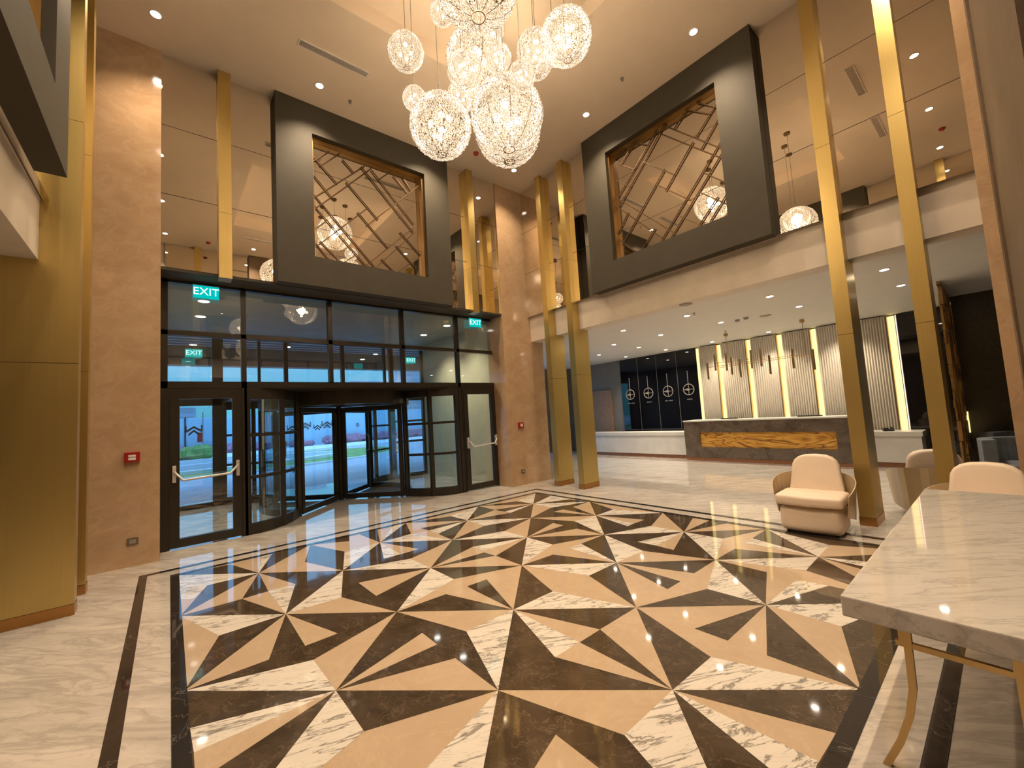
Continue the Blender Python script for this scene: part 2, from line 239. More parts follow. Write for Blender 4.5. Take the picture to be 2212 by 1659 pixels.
# ---------------------------------------------------------------- floor with inlay
fm=MB(); mats=[MT['white_marble'],MT['calacatta'],MT['beige_tile'],MT['brown_tile'],MT['black_tile']]
fm.box((-9,-9,-.12),(13,9,0),0)
idx={'W':1,'B':2,'D':3}
for rec in FLOOR.split(';'):
    head,*pts=rec.split(' '); c=head[0]; k=int(head[1:])
    P=[tuple(float(q) for q in p.split(',')) for p in pts]
    z=.0006+.00035*k
    fm.add([(x,y,z) for x,y in P],[tuple(range(len(P)))],idx[c])
def band(r0,r1):
    for a,b in (((-r1,r0),(r1,r1)),((-r1,-r1),(r1,-r0)),((-r1,-r0),(-r0,r0)),((r0,-r0),(r1,r0))):
        fm.add([(a[0],a[1],.0035),(b[0],a[1],.0035),(b[0],b[1],.0035),(a[0],b[1],.0035)],[(0,1,2,3)],4)
band(2.815,2.895); band(3.10,3.175)
fl=fm.build('floor',mats); fl['kind']='structure'
for p in fl.data.polygons:
    if p.normal.z<0 and p.material_index>0: p.flip()
# ---------------------------------------------------------------- ceilings
cm=MB(); T=CZ+.5
K=1.6
for a,b in (((-4.3,K),(4.3,4.35)),((-4.3,-4.35),(4.3,-K)),((-4.3,-K),(-K,K)),((K,-K),(4.3,K))): cm.box((*a,CZ),(*b,T))
cm.box((-K,-K,CZ+.25),(K,K,T))
struct('ceiling',cm,'ceiling')
lc=MB()
lc.box((3.95,-9,LC),(13,9,LC+.3)); lc.box((-9,-9,LC),(-3.95,9,LC+.3)); lc.box((-3.95,-9,LC),(3.95,-3.95,LC+.3))
struct('ceiling',lc,'ceiling_low')
# beams under the mirrors (right, left, back)
struct('trim_1',MB().box((3.87,-4.3,3.36),(4.2,3.78,MZ)),'cream')
struct('trim_2',MB().box((-4.2,-4.3,3.36),(-3.87,3.75,MZ)),'cream')
struct('trim_3',MB().box((-3.87,-4.2,3.36),(-1.0,-3.87,MZ)),'cream')
# bulk walls above the beams, behind the mirrors
w=MB(); w.box((3.86,-4.3,MZ),(4.3,4.3,CZ)); struct('wall_right',w,'cream')
w=MB(); w.box((-4.3,-4.3,MZ),(-3.86,4.3,CZ)); struct('wall_left',w,'cream')
w=MB(); w.box((-3.86,-4.3,MZ),(-1.0,-3.86,CZ)); struct('wall_back',w,'cream'); struct('wall_back_marble',MB().box((-1.0,-4.3,0),(3.0,-3.62,CZ)),'brown_wall')
w=MB(); w.box((-3.0,3.86,MZ+.01),(3.0,4.3,CZ)); struct('wall_front',w,'frame')
# marble corner piers
def pier(nm,sx,sy,y0=3.75):
    p=MB()
    if sx>0 and sy<0:
        p.box((3.0,-3.60,0),(4.2,-4.35,CZ)); struct('trim_7',MB().box((3.7,-3.50,0),(4.2,-3.6,CZ)),'beige_wall')
    else:
        p.box((sx*3.0,sy*y0,0),(sx*4.25,sy*4.40,CZ))
    struct(nm,p,'brown_wall' if (sx>0 and sy<0) else 'beige_wall')
pier('wall_pier_front_left',-1,1); pier('wall_pier_front_right',1,1,3.78); pier('wall_pier_back_right',1,-1); pier('wall_pier_back_left',-1,-1,3.9)
# ---------------------------------------------------------------- mirrors, with joints
def mirror(side,label):
    m=MB(); zs=[MZ,5.02,6.04,CZ]; g=.004
    for a,b in zip(zs[:-1],zs[1:]):
        m.box((-3.0 if side in 'fb' else -3.6,0,a+g),(3.0 if side in 'fb' else 3.78,.05,b-g),0)
    for z in zs[1:-1]: m.box((-3.0,.004,z-g),(3.0,.05,z+g),1)
    if side in 'rl':
        m=MB()
        for a,b in zip(zs[:-1],zs[1:]): m.box((-3.5,0,a+g),(3.78,.05,b-g),0)
        for z in zs[1:-1]: m.box((-3.5,.004,z-g),(3.78,.05,z+g),1)
    # local frame: mirror face is local y=0 looking towards -y, local x along the wall
    loc,rz={'f':((0,MP,0),0),'b':((0,-MP,0),PI),'r':((MP,0,0),-PI/2),'l':((-MP,0,0),PI/2)}[side]
    if side=='r': # local x -> world -y
        for i,v in enumerate(m.v): m.v[i]=(-v[0],v[1],v[2])
    if side=='b': m.v=[(max(v[0],1.0),v[1],v[2]) for v in m.v]
    o=m.build('wall_mirror',['mirror','seam'],None,loc,rz); tag(o,label,'mirror'); return o
mirror('f','tall tinted mirror cladding on the wall above the entrance doors')
mirror('r','tall tinted mirror cladding above the cream beam of the reception side')
mirror('l','tall tinted mirror cladding above the left beam behind the dark frame box')
mirror('b','tall tinted mirror cladding behind the camera, seen only in the other mirrors')
# ---------------------------------------------------------------- dark frame boxes with lattice
LAT_F=[(-0.96,6.25,-0.63,5.94),(-1.04,5.95,-0.73,5.65),(-1.03,5.59,0.04,4.49),(-1.03,5.39,-0.14,4.5),(-0.47,6.38,-0.33,6.25),(-0.42,5.98,0.1,5.47),(-0.23,5.46,0.28,4.95),(-0.14,6.37,0.82,5.4),(0.06,6.37,0.84,5.57),(0.59,5.28,0.96,4.95),(0.5,4.98,0.85,4.66),(0.19,4.66,0.4,4.48),(-1.03,4.73,-0.78,4.47),(-0.89,4.76,-0.59,4.47),(0.5,6.41,0.75,6.17),(0.67,6.46,0.82,6.26),(-1.02,6.2,-0.76,6.45),(-0.86,6.18,-0.57,6.49),(-0.98,5.56,-0.11,6.42),(-1.03,5.34,0.01,6.41),(-1.03,4.98,-0.82,5.17),(-0.96,4.7,-0.09,5.6),(-0.07,5.3,0.98,6.37),(-0.53,4.48,-0.33,4.66),(-0.14,4.5,0.83,5.45),(0.04,4.49,0.84,5.34),(0.49,4.5,0.73,4.7),(0.59,5.64,0.87,5.93),(0.19,6.28,0.39,6.48)]
LAT_R=[(0.81,6.31,0.54,6.58),(0.91,6.47,0.73,6.6),(0.95,5.69,0.06,6.5),(0.93,5.5,-0.1,6.53),(-0.04,5.38,-0.54,5.92),(-0.29,6.37,-0.5,6.55),(-0.64,6.01,-0.97,6.33),(-0.71,5.77,-1.02,6.09),(0.12,4.54,-1.05,5.7),(-0.07,4.53,-1.03,5.51),(0.99,5.02,0.78,5.27),(0.92,4.76,-0.01,5.72),(0.49,4.54,0.27,4.75),(-0.55,4.54,-0.84,4.83),(-0.74,4.54,-1.03,4.83),(-0.1,6.53,-1.01,5.6),(0.05,6.49,-1.01,5.43),(-0.72,6.58,-1.01,6.29),(-0.53,6.57,-0.85,6.27),(0.49,6.59,0.28,6.39),(0.33,6.07,-0.17,5.59),(0.14,5.55,-0.39,5.04),(0.92,6.37,0.59,6.08),(0.94,6.02,0.69,5.78),(1.01,5.7,-0.14,4.52),(1.02,5.52,0.09,4.51),(-0.71,5.33,-1.01,5.04),(-0.61,5.05,-0.93,4.74),(-0.27,4.77,-0.54,4.53),(1.03,4.85,0.7,4.52)]
def frame(loc,rz,label,llabel,lat,flip,zt=CZ):
    z0,z1,i0,i1=3.93,zt,4.43,6.58; r,q=1.6,1.05; d=.34; pr=.2-.005
    t=MB(); a=-pr # local y from -pr (face) to +d-pr
    for p0,p1 in (((-r,z0),(r,i0)),((-r,i1),(r,z1)),((-r,i0),(-q,i1)),((q,i0),(r,i1))):
        t.box((p0[0],-.2,p0[1]),(p1[0],-.003,p1[1]))
    o=t.build('wall_frame_box','frame',None,loc,rz); tag(o,label,'wall frame')
    L=thing('lattice_screen',llabel,'lattice screen',loc,rz)
    e=MB()
    for p0,p1 in (((-q,i0),(q,i0+.03)),((-q,i1-.03),(q,i1)),((-q,i0+.03),(-q+.03,i1-.03)),((q-.03,i0+.03),(q,i1-.03))):
        e.box((p0[0],-.12,p0[1]),(p1[0],-.004,p1[1]))
    e.build('rim','dark_gold',L)
    for a,z,b,y in lat:
        if flip: a,b=-a,-b
        v=Vector((b-a,0,y-z)); l=v.length; v.normalize(); n=Vector((-v.z,0,v.x))*.0065
        A=Vector((a,-.035,z))-v*.04; Bq=Vector((b,-.035,y))+v*.04
        for P in (A,Bq):
            P.x=max(-q+.03,min(q-.03,P.x)); P.z=max(i0+.03,min(i1-.03,P.z))
        m=MB(); vs=[A-n,A+n,Bq+n,Bq-n]; D=Vector((0,.018,0))
        m.add([*vs,*[p+D for p in vs]],[(0,1,2,3),(7,6,5,4),(0,4,5,1),(1,5,6,2),(2,6,7,3),(3,7,4,0)]); m.build('bar','bronze',L)
    return o
frame((0,MP,0),0,'charcoal square frame box above the revolving door','bronze diagonal lattice screen inside the frame above the revolving door',LAT_F,False)
frame((MP,0,0),-PI/2,'charcoal square frame box above the cream beam facing the reception','bronze diagonal lattice screen inside the frame on the reception side',LAT_R,True)
frame((-MP,0,0),PI/2,'charcoal frame box at the top left edge, seen from its underside','bronze diagonal lattice screen of the frame at the top left edge',LAT_F[::2],False)
0 and frame((0,-MP,0),PI,'charcoal frame box behind the camera, seen only in mirrors','bronze diagonal lattice screen behind the camera, seen only in mirrors',LAT_F[::2],False)
# ---------------------------------------------------------------- gold fins
def fin(x0,x1,y0,y1,zb,label,axis='x',foot=True):
    t=thing('gold_fin',label,'gold column',((x0+x1)/2,(y0+y1)/2,zb))
    hx,hy=abs(x1-x0)/2,abs(y1-y0)/2; zs=[.1 if foot else 0,2.37-zb if zb<2 else 0,4.86-zb,CZ-zb]
    zs=sorted(set([z for z in zs if z>=0])); m=MB()
    for a,b in zip(zs[:-1],zs[1:]): m.box((-hx,-hy,a+.003),(hx,hy,b-.002))
    for z in zs[1:-1]: m.box((-hx+.004,-hy+.004,z-.003),(hx-.004,hy-.004,z+.004),1)
    m.build('shaft',['gold','seam'],t)
    if foot: MB().box((-hx-.004,-hy-.004,0),(hx+.004,hy+.004,.1)).build('foot','gold_skirt',t)
    else: MB().box((-hx,-hy,-.002),(hx,hy,.002)).build('end_cap','grey_metal',t)
    return t
fin(NP,4.12,2.22,2.37,0,'full-height gold fin right of the marble pier, nearer of the pair')
fin(NP,4.12,2.93,3.08,0,'full-height gold fin next to the marble pier, farther of the pair')
fin(NP,4.12,-2.34,-2.18,0,'full-height gold fin standing behind the peach armchair')
fin(NP,4.12,-3.05,-2.9,0,'full-height gold fin rising behind the far end of the marble table')
fin(-4.12,-NP+.06,2.27,2.42,0,'broad gold fin at the left edge of the picture')
fin(-4.12,-NP+.06,2.93,3.08,0,'narrow-looking gold fin beside the left marble pier')
fin(-4.12,-NP,-2.34,-2.18,0,'gold fin on the left side behind the camera, hidden pair, farther one')
fin(-4.12,-NP,-3.05,-2.9,0,'gold fin on the left side right beside the camera')
fin(-2.35,-2.19,NP,3.86,3.87,'hanging gold fin above the left exit door',foot=False)
fin(2.12,2.28,NP,3.86,3.87,'hanging gold fin above the right exit door',foot=False)
fin(-2.35,-2.19,-3.86,-NP,3.87,'hanging gold fin behind the camera on the left, seen in mirrors',foot=False)
0 and fin(2.19,2.35,-3.86,-NP,3.87,'hanging gold fin behind the camera on the right, seen in mirrors',foot=False)
# ---------------------------------------------------------------- entrance glazing
Y=4.27
def mull(m,x0,x1,z0,z1,y0=Y-.04,y1=Y+.06): m.box((x0,y0,z0),(x1,y1,z1))
g=MB()
for x in (-2.97,-1.99,-.66,.74,2.04,3.05):
    w=.035
    if x in (-2.97,3.05): mull(g,x-.03,x+.045,0,MZ)
    elif x in (-.66,.74): mull(g,x-w,x+w,2.38,MZ)
    else: mull(g,x-w,x+w,0,MZ)
for z0,z1 in ((2.30,2.40),(3.09,3.16),(3.88,3.96)): mull(g,-3.0,3.08,z0,z1)
win=struct('window_1',g,'black_metal')
xs=[-2.97,-1.99,-.66,.74,2.04,3.05]
for a,b in zip(xs[:-1],xs[1:]):
    for z0,z1 in ((2.40,3.09),(3.16,3.88)):
        p=MB().box((a+.03,Y,z0),(b-.03,Y+.008,z1)).build('pane','glass',win)
# soffit over the glazing
struct('trim_4',MB().box((-3.0,3.8,MZ-.03),(3.0,4.35,MZ+.01)),'frame')
def exit_door(nm,x0,x1,hinge):
    d=MB(); y0,y1=Y-.045,Y+.035; s=.11
    d.box((x0,y0,.02),(x0+s,y1,2.24)); d.box((x1-s,y0,.02),(x1,y1,2.24)); d.box((x0+s,y0,.02),(x1-s,y1,.14)); d.box((x0+s,y0,2.14),(x1-s,y1,2.24))
    o=struct(nm,d,'black_metal')
    MB().box((x0+s,Y-.005,.14),(x1-s,Y+.003,2.14)).build('glass_pane','glass',o)
    b=MB(); zz=1.0; xa,xb=x0+.05,x1-.05
    b.tube([(xa,y0-.03,zz+.10),(xa+.02,y0-.09,zz+.07),(xa+.10,y0-.12,zz-.03),(xb-.10,y0-.12,zz-.0),(xb-.02,y0-.09,zz+.09),(xb,y0-.03,zz+.12)],.016,10)
    b.build('push_bar','steel',o,smooth=True)
    for xx in (xa,xb): MB().box((xx-.022,y0-.045,zz-.06),(xx+.022,y0,zz+.18)).build('bar_mount','steel',o,bevel=.008)
    return o
exit_door('door_1',-2.90,-2.04,0); exit_door('door_2',2.12,2.99,1)
# jambs beside doors
struct('trim_5',MB().box((-2.925,Y-.03,0),(-2.9,Y+.05,2.3)).box((-2.04,Y-.03,0),(-2.02,Y+.05,2.3)).box((2.09,Y-.03,0),(2.12,Y+.05,2.3)).box((2.99,Y-.03,0),(3.0,Y+.05,2.3)).box((-2.9,Y-.03,2.24),(-2.04,Y+.05,2.3)).box((2.12,Y-.03,2.24),(2.99,Y+.05,2.3)),'black_metal')
# revolving door
RC=Vector((0,6.06,0)); RD=thing('revolving_door','large black-framed revolving door with four glass wings in the entrance','revolving door',(0,6.06,0))
def curve(sx,sy):
    P=[(-1.95,4.27),(-1.78,4.27),(-1.6,4.36),(-1.42,4.5),(-1.27,4.67),(-1.15,4.86),(-1.08,5.02)]
    return [(-sx*x if sx>0 else x,(y-6.06)*sy) for x,y in P]
for sx in (-1,1):
    for sy in (1,-1):
        P=curve(sx,sy)
        P=[(x,y) for x,y in P]
        wl=MB()
        def strip(P,z0,z1,t=.05):
            for (xa,ya),(xb,yb) in zip(P[:-1],P[1:]):
                d=Vector((xb-xa,yb-ya)).normalized(); n=Vector((-d.y,d.x))*t/2; e=d*.012
                wl.prism([(xa-n.x-e.x,ya-n.y-e.y),(xb-n.x+e.x,yb-n.y+e.y),(xb+n.x+e.x,yb+n.y+e.y),(xa+n.x-e.x,ya+n.y-e.y)],z0,z1)
        strip(P,0,.17,.07); strip(P,2.12,2.30,.07); strip(P,.86,.91); strip(P,1.52,1.57)
        for k in (0,3,6):
            x,y=P[k]; wl.box((x-.04,y-.04,0),(x+.04,y+.04,2.3))
        wall=wl.build('curved_side_wall','black_metal',RD)
        gm=MB()
        for (xa,ya),(xb,yb) in zip(P[:-1],P[1:]):
            d=Vector((xb-xa,yb-ya)).normalized(); n=Vector((-d.y,d.x))*.004
            gm.prism([(xa-n.x,ya-n.y),(xb-n.x,yb-n.y),(xb+n.x,yb+n.y),(xa+n.x,ya+n.y)],.17,2.12)
        gm.build('curved_glass','glass_dark',wall)
# drum side walls between the two openings
for sx in (-1,1):
    n=7; P=[(sx*1.5*math.cos(a),1.5*math.sin(a)) for a in [(-PI/4+PI/2*k/n) for k in range(n+1)]]
    wl=MB()
    strip=lambda P,z0,z1,t: [wl.prism([(a[0]*(1-t/3),a[1]*(1-t/3)),(b[0]*(1-t/3),b[1]*(1-t/3)),(b[0]*(1+t/3),b[1]*(1+t/3)),(a[0]*(1+t/3),a[1]*(1+t/3))],z0,z1) for a,b in zip(P[:-1],P[1:])]
    strip(P,0,.12,.06); strip(P,2.0,2.3,.06)
    for k in (0,3,4,7): wl.box((P[k][0]-.03,P[k][1]-.03,0),(P[k][0]+.03,P[k][1]+.03,2.3))
    wall=wl.build('drum_wall','black_metal',RD)
    gm=MB(); [gm.prism([(a[0]*.998,a[1]*.998),(b[0]*.998,b[1]*.998),(b[0]*1.002,b[1]*1.002),(a[0]*1.002,a[1]*1.002)],.12,2.0) for a,b in zip(P[:-1],P[1:])]
    gm.build('drum_glass','glass_dark',wall)
EMB=[]
# canopy of the drum
MB().lathe([(1.52,2.02),(1.52,2.30),(0.02,2.30),(0.02,2.02)],n=40).build('drum_canopy','black_metal',RD)
MB().lathe([(.055,0),(.055,2.02)],n=16).build('centre_post','black_metal',RD,smooth=False)
for k in range(4):
    a=PI/4+k*PI/2; wg=MB(); r0,r1=.06,1.44
    wg.box((r0,-.025,.02),(r0+.09,.025,2.0)); wg.box((r1-.08,-.025,.02),(r1,.025,2.0)); wg.box((r0+.09,-.025,.02),(r1-.08,.025,.12)); wg.box((r0+.09,-.025,1.9),(r1-.08,.025,2.0))
    w_=wg.build('wing','black_metal',RD,rz=a)
    MB().box((r0+.09,-.004,.12),(r1-.08,.004,1.9)).build('wing_glass','glass',w_)
    for ex,ez,es in (((1.1,1.68,.2),(.5,1.66,.15),(1.05,.75,.16)) if k==1 else ((.9,1.66,.15),) if k==0 else ()): EMB.append((w_,ex,ez,es))
    h=MB().tube([(r1-.12,-.03,.95),(r1-.12,-.08,.98),(r1-.12,-.08,1.32),(r1-.12,-.03,1.35)],.012,8); h.build('pull_handle','steel',w_,smooth=True)
# square header closing the drum to the glazing
struct('trim_6',MB().box((-1.08,4.98,2.0),(1.08,5.08,2.3)).box((-1.95,4.25,2.28),(1.95,7.95,2.30)),'black_metal')
# vestibule
struct('wall_vestibule_left',MB().box((-3.2,4.4,0),(-3.05,8.0,3.9)),'vest_wall')
struct('wall_vestibule_right',MB().box((3.12,4.4,0),(3.3,8.0,3.9)),'vest_wall')
struct('ceiling_vestibule',MB().box((-3.3,4.33,3.9),(3.4,8.1,4.1)),'vest_ceiling')
# outer glazing
Y2=8.0; g=MB()
for x,wd in ((-3.02,.05),(-2.06,.1),(-1.24,.03),(-.66,.045),(.72,.045),(1.9,.03),(2.1,.06),(2.5,.03),(3.1,.05)): 
    zb=0 if wd>.04 and abs(x)>1 else 2.3
    g.box((x-wd,Y2-.05,zb),(x+wd,Y2+.05,3.9))
for z0,z1 in ((2.24,2.46),(3.84,3.9)): g.box((-3.05,Y2-.05,z0),(3.12,Y2+.05,z1))
g.box((-3.05,Y2-.05,0),(-2.0,Y2+.05,.1)); g.box((2.04,Y2-.05,0),(3.1,Y2+.05,.1)); g.box((2.2,Y2-.04,1.0),(3.05,Y2+.04,1.06)); g.box((2.2,Y2-.04,1.6),(3.05,Y2+.04,1.66))
win2=struct('window_2',g,'black_metal')
for a,b in ((-2.98,-2.14),(-1.98,-1.28),(-1.2,-.7),(-.62,.68),(.76,1.88),(1.95,2.05),(2.2,2.48),(2.55,3.04)):
    MB().box((a,Y2,2.46),(b,Y2+.006,3.84)).build('pane','glass_outer',win2)
for a,b in ((-2.98,-2.14),(2.18,3.04)): MB().box((a,Y2,.1),(b,Y2+.006,2.24)).build('pane','glass_outer',win2)
# emblem stickers on outer glass: chevron pair
def emblem(parent,x,y,z,s):
    m=MB()
    for k,(zz,w2) in enumerate(((0,1),(-.32,.75))):
        for sg in (-1,1):
            m.add([(0,0,zz*s),(sg*w2*s*.5,0,(zz-.35)*s),(sg*w2*s*.5,0,(zz-.55)*s),(0,0,(zz-.2)*s)],[(0,1,2,3)])
    m.add([(-.6*s,0,.05*s),(-.5*s,0,.05*s),(-.5*s,0,-.55*s),(-.6*s,0,-.55*s)],[(0,1,2,3)]); m.add([(.6*s,0,.05*s),(.5*s,0,.05*s),(.5*s,0,-.55*s),(.6*s,0,-.55*s)],[(0,1,2,3)])
    m.v=[(a,b+ (0),c) for a,b,c in m.v]; o=m.build('chevron_emblem','emblem',parent,(x,y,z)); return o
emblem(win2,-2.49,Y2-.006,1.80,.25)
for w_,ex,ez,es in EMB: emblem(w_,ex,.008,ez,es)
# EXIT signs
def exit_sign(x,y,z,label,w=.32,h=.19,scale=1):
    t=thing('exit_sign',label,'exit sign',(x,y,z))
    MB().box((-w/2,-.015,-h/2),(w/2,.015,h/2)).build('light_panel','exit',t)
    MB().box((-w/2-.006,-.02,h/2),(w/2+.006,.02,h/2+.012)).build('housing','grey_metal',t)
    stext('EXIT',h*.84,'exit_txt',t,(0,-.018,0),(PI/2,0,0))
    return t
exit_sign(-2.475,4.17,3.765,'green lit EXIT sign above the left exit door')
exit_sign(2.51,4.17,3.78,'green lit EXIT sign above the right exit door')
exit_sign(-2.49,7.9,3.41,'green EXIT sign hung on the outer glazing, left one',.3,.17)
exit_sign(2.7,7.9,3.45,'green EXIT sign hung on the outer glazing, right one',.3,.17)
# ---------------------------------------------------------------- chandelier of crystal globes
def globe_proto():
    t=thing('crystal_globe_pendant','x','pendant lamp')
    rr=random.Random(3); m=MB(); NM=1
    rows=46
    for i in range(rows):
        ph=PI*(i+.5)/rows; R=math.sin(ph); zz=math.cos(ph)
        if zz<-.985: continue
        n=max(8,int(86*R)) 
        for k in range(n):
            if rr.random()<.12: continue
            a=2*PI*(k+.5*(i%2))/n+rr.uniform(-.02,.02); s=.027+rr.uniform(0,.013); q=1+rr.uniform(-.02,.015)
            c=Vector((R*math.cos(a)*q,R*math.sin(a)*q,zz*q)); u=Vector((-math.sin(a),math.cos(a),0)); w=c.cross(u).normalized()
            o=c.normalized()*s
            m.add([c+u*s,c+w*s*1.2,c-u*s,c-w*s*1.2,c+o,c-o*.5],[(0,1,4),(1,2,4),(2,3,4),(3,0,4),(1,0,5),(2,1,5),(3,2,5),(0,3,5)])
    SH=m.build('bead_shade','crystal',t)
    wf=MB()
    for k in range(10):
        a=2*PI*k/10+.2
        wf.tube([(1.012*math.sin(p)*math.cos(a),1.012*math.sin(p)*math.sin(a),1.012*math.cos(p)) for p in [PI*(j+.8)/20 for j in range(19)]],.008,4)
    wf.tube([(.16*math.cos(2*PI*k/20),.16*math.sin(2*PI*k/20),-1.005) for k in range(20)],.012,5,closed=True)
    wf.tube([(.12*math.cos(2*PI*k/20),.12*math.sin(2*PI*k/20),1.0) for k in range(20)],.012,5,closed=True)
    wf.build('wire_frame','bronze',SH)
    for j,(x,y,z) in enumerate([(.32,0,.1),(-.2,.3,-.05),(-.18,-.3,.15),(.05,.05,-.35),(.0,-.05,.42)]):
        MB().lathe([(.0,-.10),(.07,-.07),(.095,0),(.07,.07),(.0,.10)],(0,0,0),10).build('bulb','bulb',t,(x,y,z),smooth=True)
    return t
GL=[(-0.79,0.59,5.9,0.2,'medium crystal globe hanging alone at the left of the cluster'),
(-0.63,0.73,5.49,0.14,'small crystal globe overlapping the upper left of the low left globe'),
(-0.45,0.46,5.05,0.35,'large crystal globe hanging lowest on the left of the cluster'),
(-0.07,-0.3,4.87,0.385,'largest crystal globe at the low centre, bottom ring in front'),
(0.63,0.49,5.45,0.43,'large crystal globe half hidden behind the biggest low centre one'),
(-0.54,-0.21,5.22,0.18,'medium crystal globe in front of the middle left large one, ring below'),
(0.3,0.67,6.45,0.4,'large crystal globe in the middle, behind the medium ringed one'),
(-0.17,0.36,5.52,0.18,'medium crystal globe peeking out between the two lowest globes'),
(-0.28,-0.79,4.88,0.13,'small very bright crystal globe on top of the biggest one'),
(0.28,-0.45,5.73,0.2,'medium crystal globe right of centre, with ring below'),
(0.58,-0.19,5.92,0.18,'medium crystal globe behind the one right of centre'),
(0.2,-0.98,5.41,0.25,'large oval crystal globe at the upper right end of the cluster'),
(0.97,-0.14,6.33,0.17,'small crystal globe tucked behind the upper right end globe'),
(-0.74,-0.75,5.63,0.39,'large crystal globe cut by the top edge of the picture, seen from below'),
(-0.47,0.27,6.33,0.14,'small crystal globe at the top, left of the globe cut by the edge'),
(0.17,0.13,6.37,0.137,'small crystal globe at the top, just right below the cut globe'),
(-0.03,-0.16,5.68,0.15,'small crystal globe deep in the middle behind the large ones')]
GP=globe_proto(); first=True
for x,y,z,r,lab in GL:
    if first: g=GP; g.location=(x,y,z); g['label']=lab; g['group']='crystal globes of the chandelier'; first=False
    else: g=copy_tree(GP,(x,y,z),random.uniform(0,6),lab,'crystal globes of the chandelier')
    g.scale=(r,r,r*1.0)
# cables and caps per globe (in world metres, so a part of the pendant without its scale)
for g in [o for o in bpy.data.objects if o.get('group')=='crystal globes of the chandelier']:
    r=g.scale.x; x,y,z=g.location; top=(CZ+.25-z)
    MB().tube([(0,0,1.0),(0,0,top/r)],.004/r,5).build('cable','grey_metal',g)
    MB().lathe([(.06/r,(top-.035)/r),(.065/r,(top-.001)/r)],n=16).build('ceiling_cap','bronze',g)
def light(kind,name,loc,energy,col,**k):
    l=bpy.data.lights.new(name,kind); l.energy=energy; l.color=col
    for a,b in k.items(): setattr(l,a,b)
    o=bpy.data.objects.new(name,l); COL.objects.link(o); o.location=loc; return o
WARM=(1,.74,.46); WARM2=(1,.78,.55)
for x,y,z,e in ((-.07,-.30,4.87,100),(-.45,.46,5.05,70),(.30,.67,6.45,70),(.20,-.98,5.41,50),(-.74,-.75,5.63,60)):
    light('POINT','globe_light',(x,y,z),e,WARM,shadow_soft_size=.10)
# ---------------------------------------------------------------- recessed downlights
def dl_proto(name,label,mat='lamp',r=.045,trim='label_white'):
    t=thing(name,label,'downlight')
    MB().lathe([(r*1.5,0),(r*1.5,-.006),(r*1.25,-.012),(r*1.05,-.004)],n=20).build('trim_ring',trim,t)
    MB().lathe([(.002,-.0135),(r*1.05,-.0135),(r*1.05,-.008)],n=16).build('lens',mat,t)
    return t
hall=[(-3.05,3.1,'hall ceiling downlight at the far left above the left marble pier'),(-1.05,3.1,'hall ceiling downlight left of the charcoal frame above the door'),
(1.05,3.1,'hall ceiling downlight hidden behind the low left globe'),(3.05,3.1,'hall ceiling downlight in front of the right marble pier'),
(3.05,1.0,'hall ceiling downlight between chandelier and reception-side frame, farther one'),(3.05,-1.05,'hall ceiling downlight above the near corner of the reception-side frame'),
(3.05,-3.05,'hall ceiling downlight near the back right pier, out of view, mirrored at upper right'),(1.1,-3.05,'hall ceiling downlight mirrored highest at the upper right'),
(-.95,-3.05,'hall ceiling downlight mirrored second highest at the upper right'),(-3.0,-3.05,'hall ceiling downlight above the camera corner'),
(-3.05,-1.05,'hall ceiling downlight on the left side, nearer of two'),(-3.05,1.0,'hall ceiling downlight on the left side, farther of two')]
D0=dl_proto('ceiling_downlight',hall[0][2]); n=0
for x,y,lab in hall:
    if n==0: D0.location=(x,y,CZ); D0['group']='hall ceiling downlights'
    else: copy_tree(D0,(x,y,CZ),0,lab,'hall ceiling downlights')
    n+=1
    light('SPOT','downlight_beam',(x,y,CZ-.03),(210 if abs(x)>2 and abs(y)>2 else 340),WARM2,spot_size=math.radians(120),spot_blend=1.0,shadow_soft_size=.045)
rows=[(5.12,[2.0,.48,-1.02,-2.52],'nearest'),(6.6,[3.36,1.93,.45,-1.05,-2.52],'second'),(7.85,[4.87,3.38],'third'),(9.3,[4.85,3.34,1.87,.39,-1.1],'farthest')]
ordw=['first','second','third','fourth','fifth']
for x,ys,rn in rows:
    for k,yv in enumerate(ys):
        copy_tree(D0,(x,yv,LC),0,'square-lit downlight in the reception ceiling, %s row, %s from the left'%(rn,ordw[k]),'reception ceiling downlights')
        light('SPOT','downlight_beam',(x,yv,LC-.03),100 if x<9 else 150,(1,.85,.65),spot_size=math.radians(110),spot_blend=.9,shadow_soft_size=.045)
V0=dl_proto('ceiling_downlight','downlight in the vestibule ceiling, left side, nearer one','lamp_cool',.07); V0.location=(-2.45,5.2,3.9); V0['group']='vestibule ceiling downlights'
for x,y,lab in ((-2.44,6.38,'downlight in the vestibule ceiling, left side, farther one'),(2.33,5.12,'downlight in the vestibule ceiling, right side, nearer one'),(2.33,6.32,'downlight in the vestibule ceiling, right side, farther one')):
    copy_tree(V0,(x,y,3.9),0,lab,'vestibule ceiling downlights')
for x,y in ((-2.45,5.2),(-2.44,6.38),(2.33,5.12),(2.33,6.32)): light('SPOT','downlight_beam',(x,y,3.86),150,(1,.9,.72),spot_size=math.radians(120),spot_blend=.9,shadow_soft_size=.06)
# downlights added to light the side and back areas dimly
for k,(x,y) in enumerate([(-5.4,2),(-5.4,-1),(0,-5.6),(3,-5.6),(6.2,-5.4),(-3,-5.6)]):
    copy_tree(D0,(x,y,LC),0,['downlight in the low ceiling left of the hall, farther one','downlight in the low ceiling left of the hall, nearer one','downlight in the low ceiling behind the camera, middle one','downlight in the low ceiling behind the marble table','downlight in the lounge ceiling at the right','downlight in the low ceiling straight behind the camera'][k],'low ceiling downlights around the hall')
    light('SPOT','downlight_beam',(x,y,LC-.03),45,(1,.80,.56),spot_size=math.radians(110),spot_blend=.9,shadow_soft_size=.045)
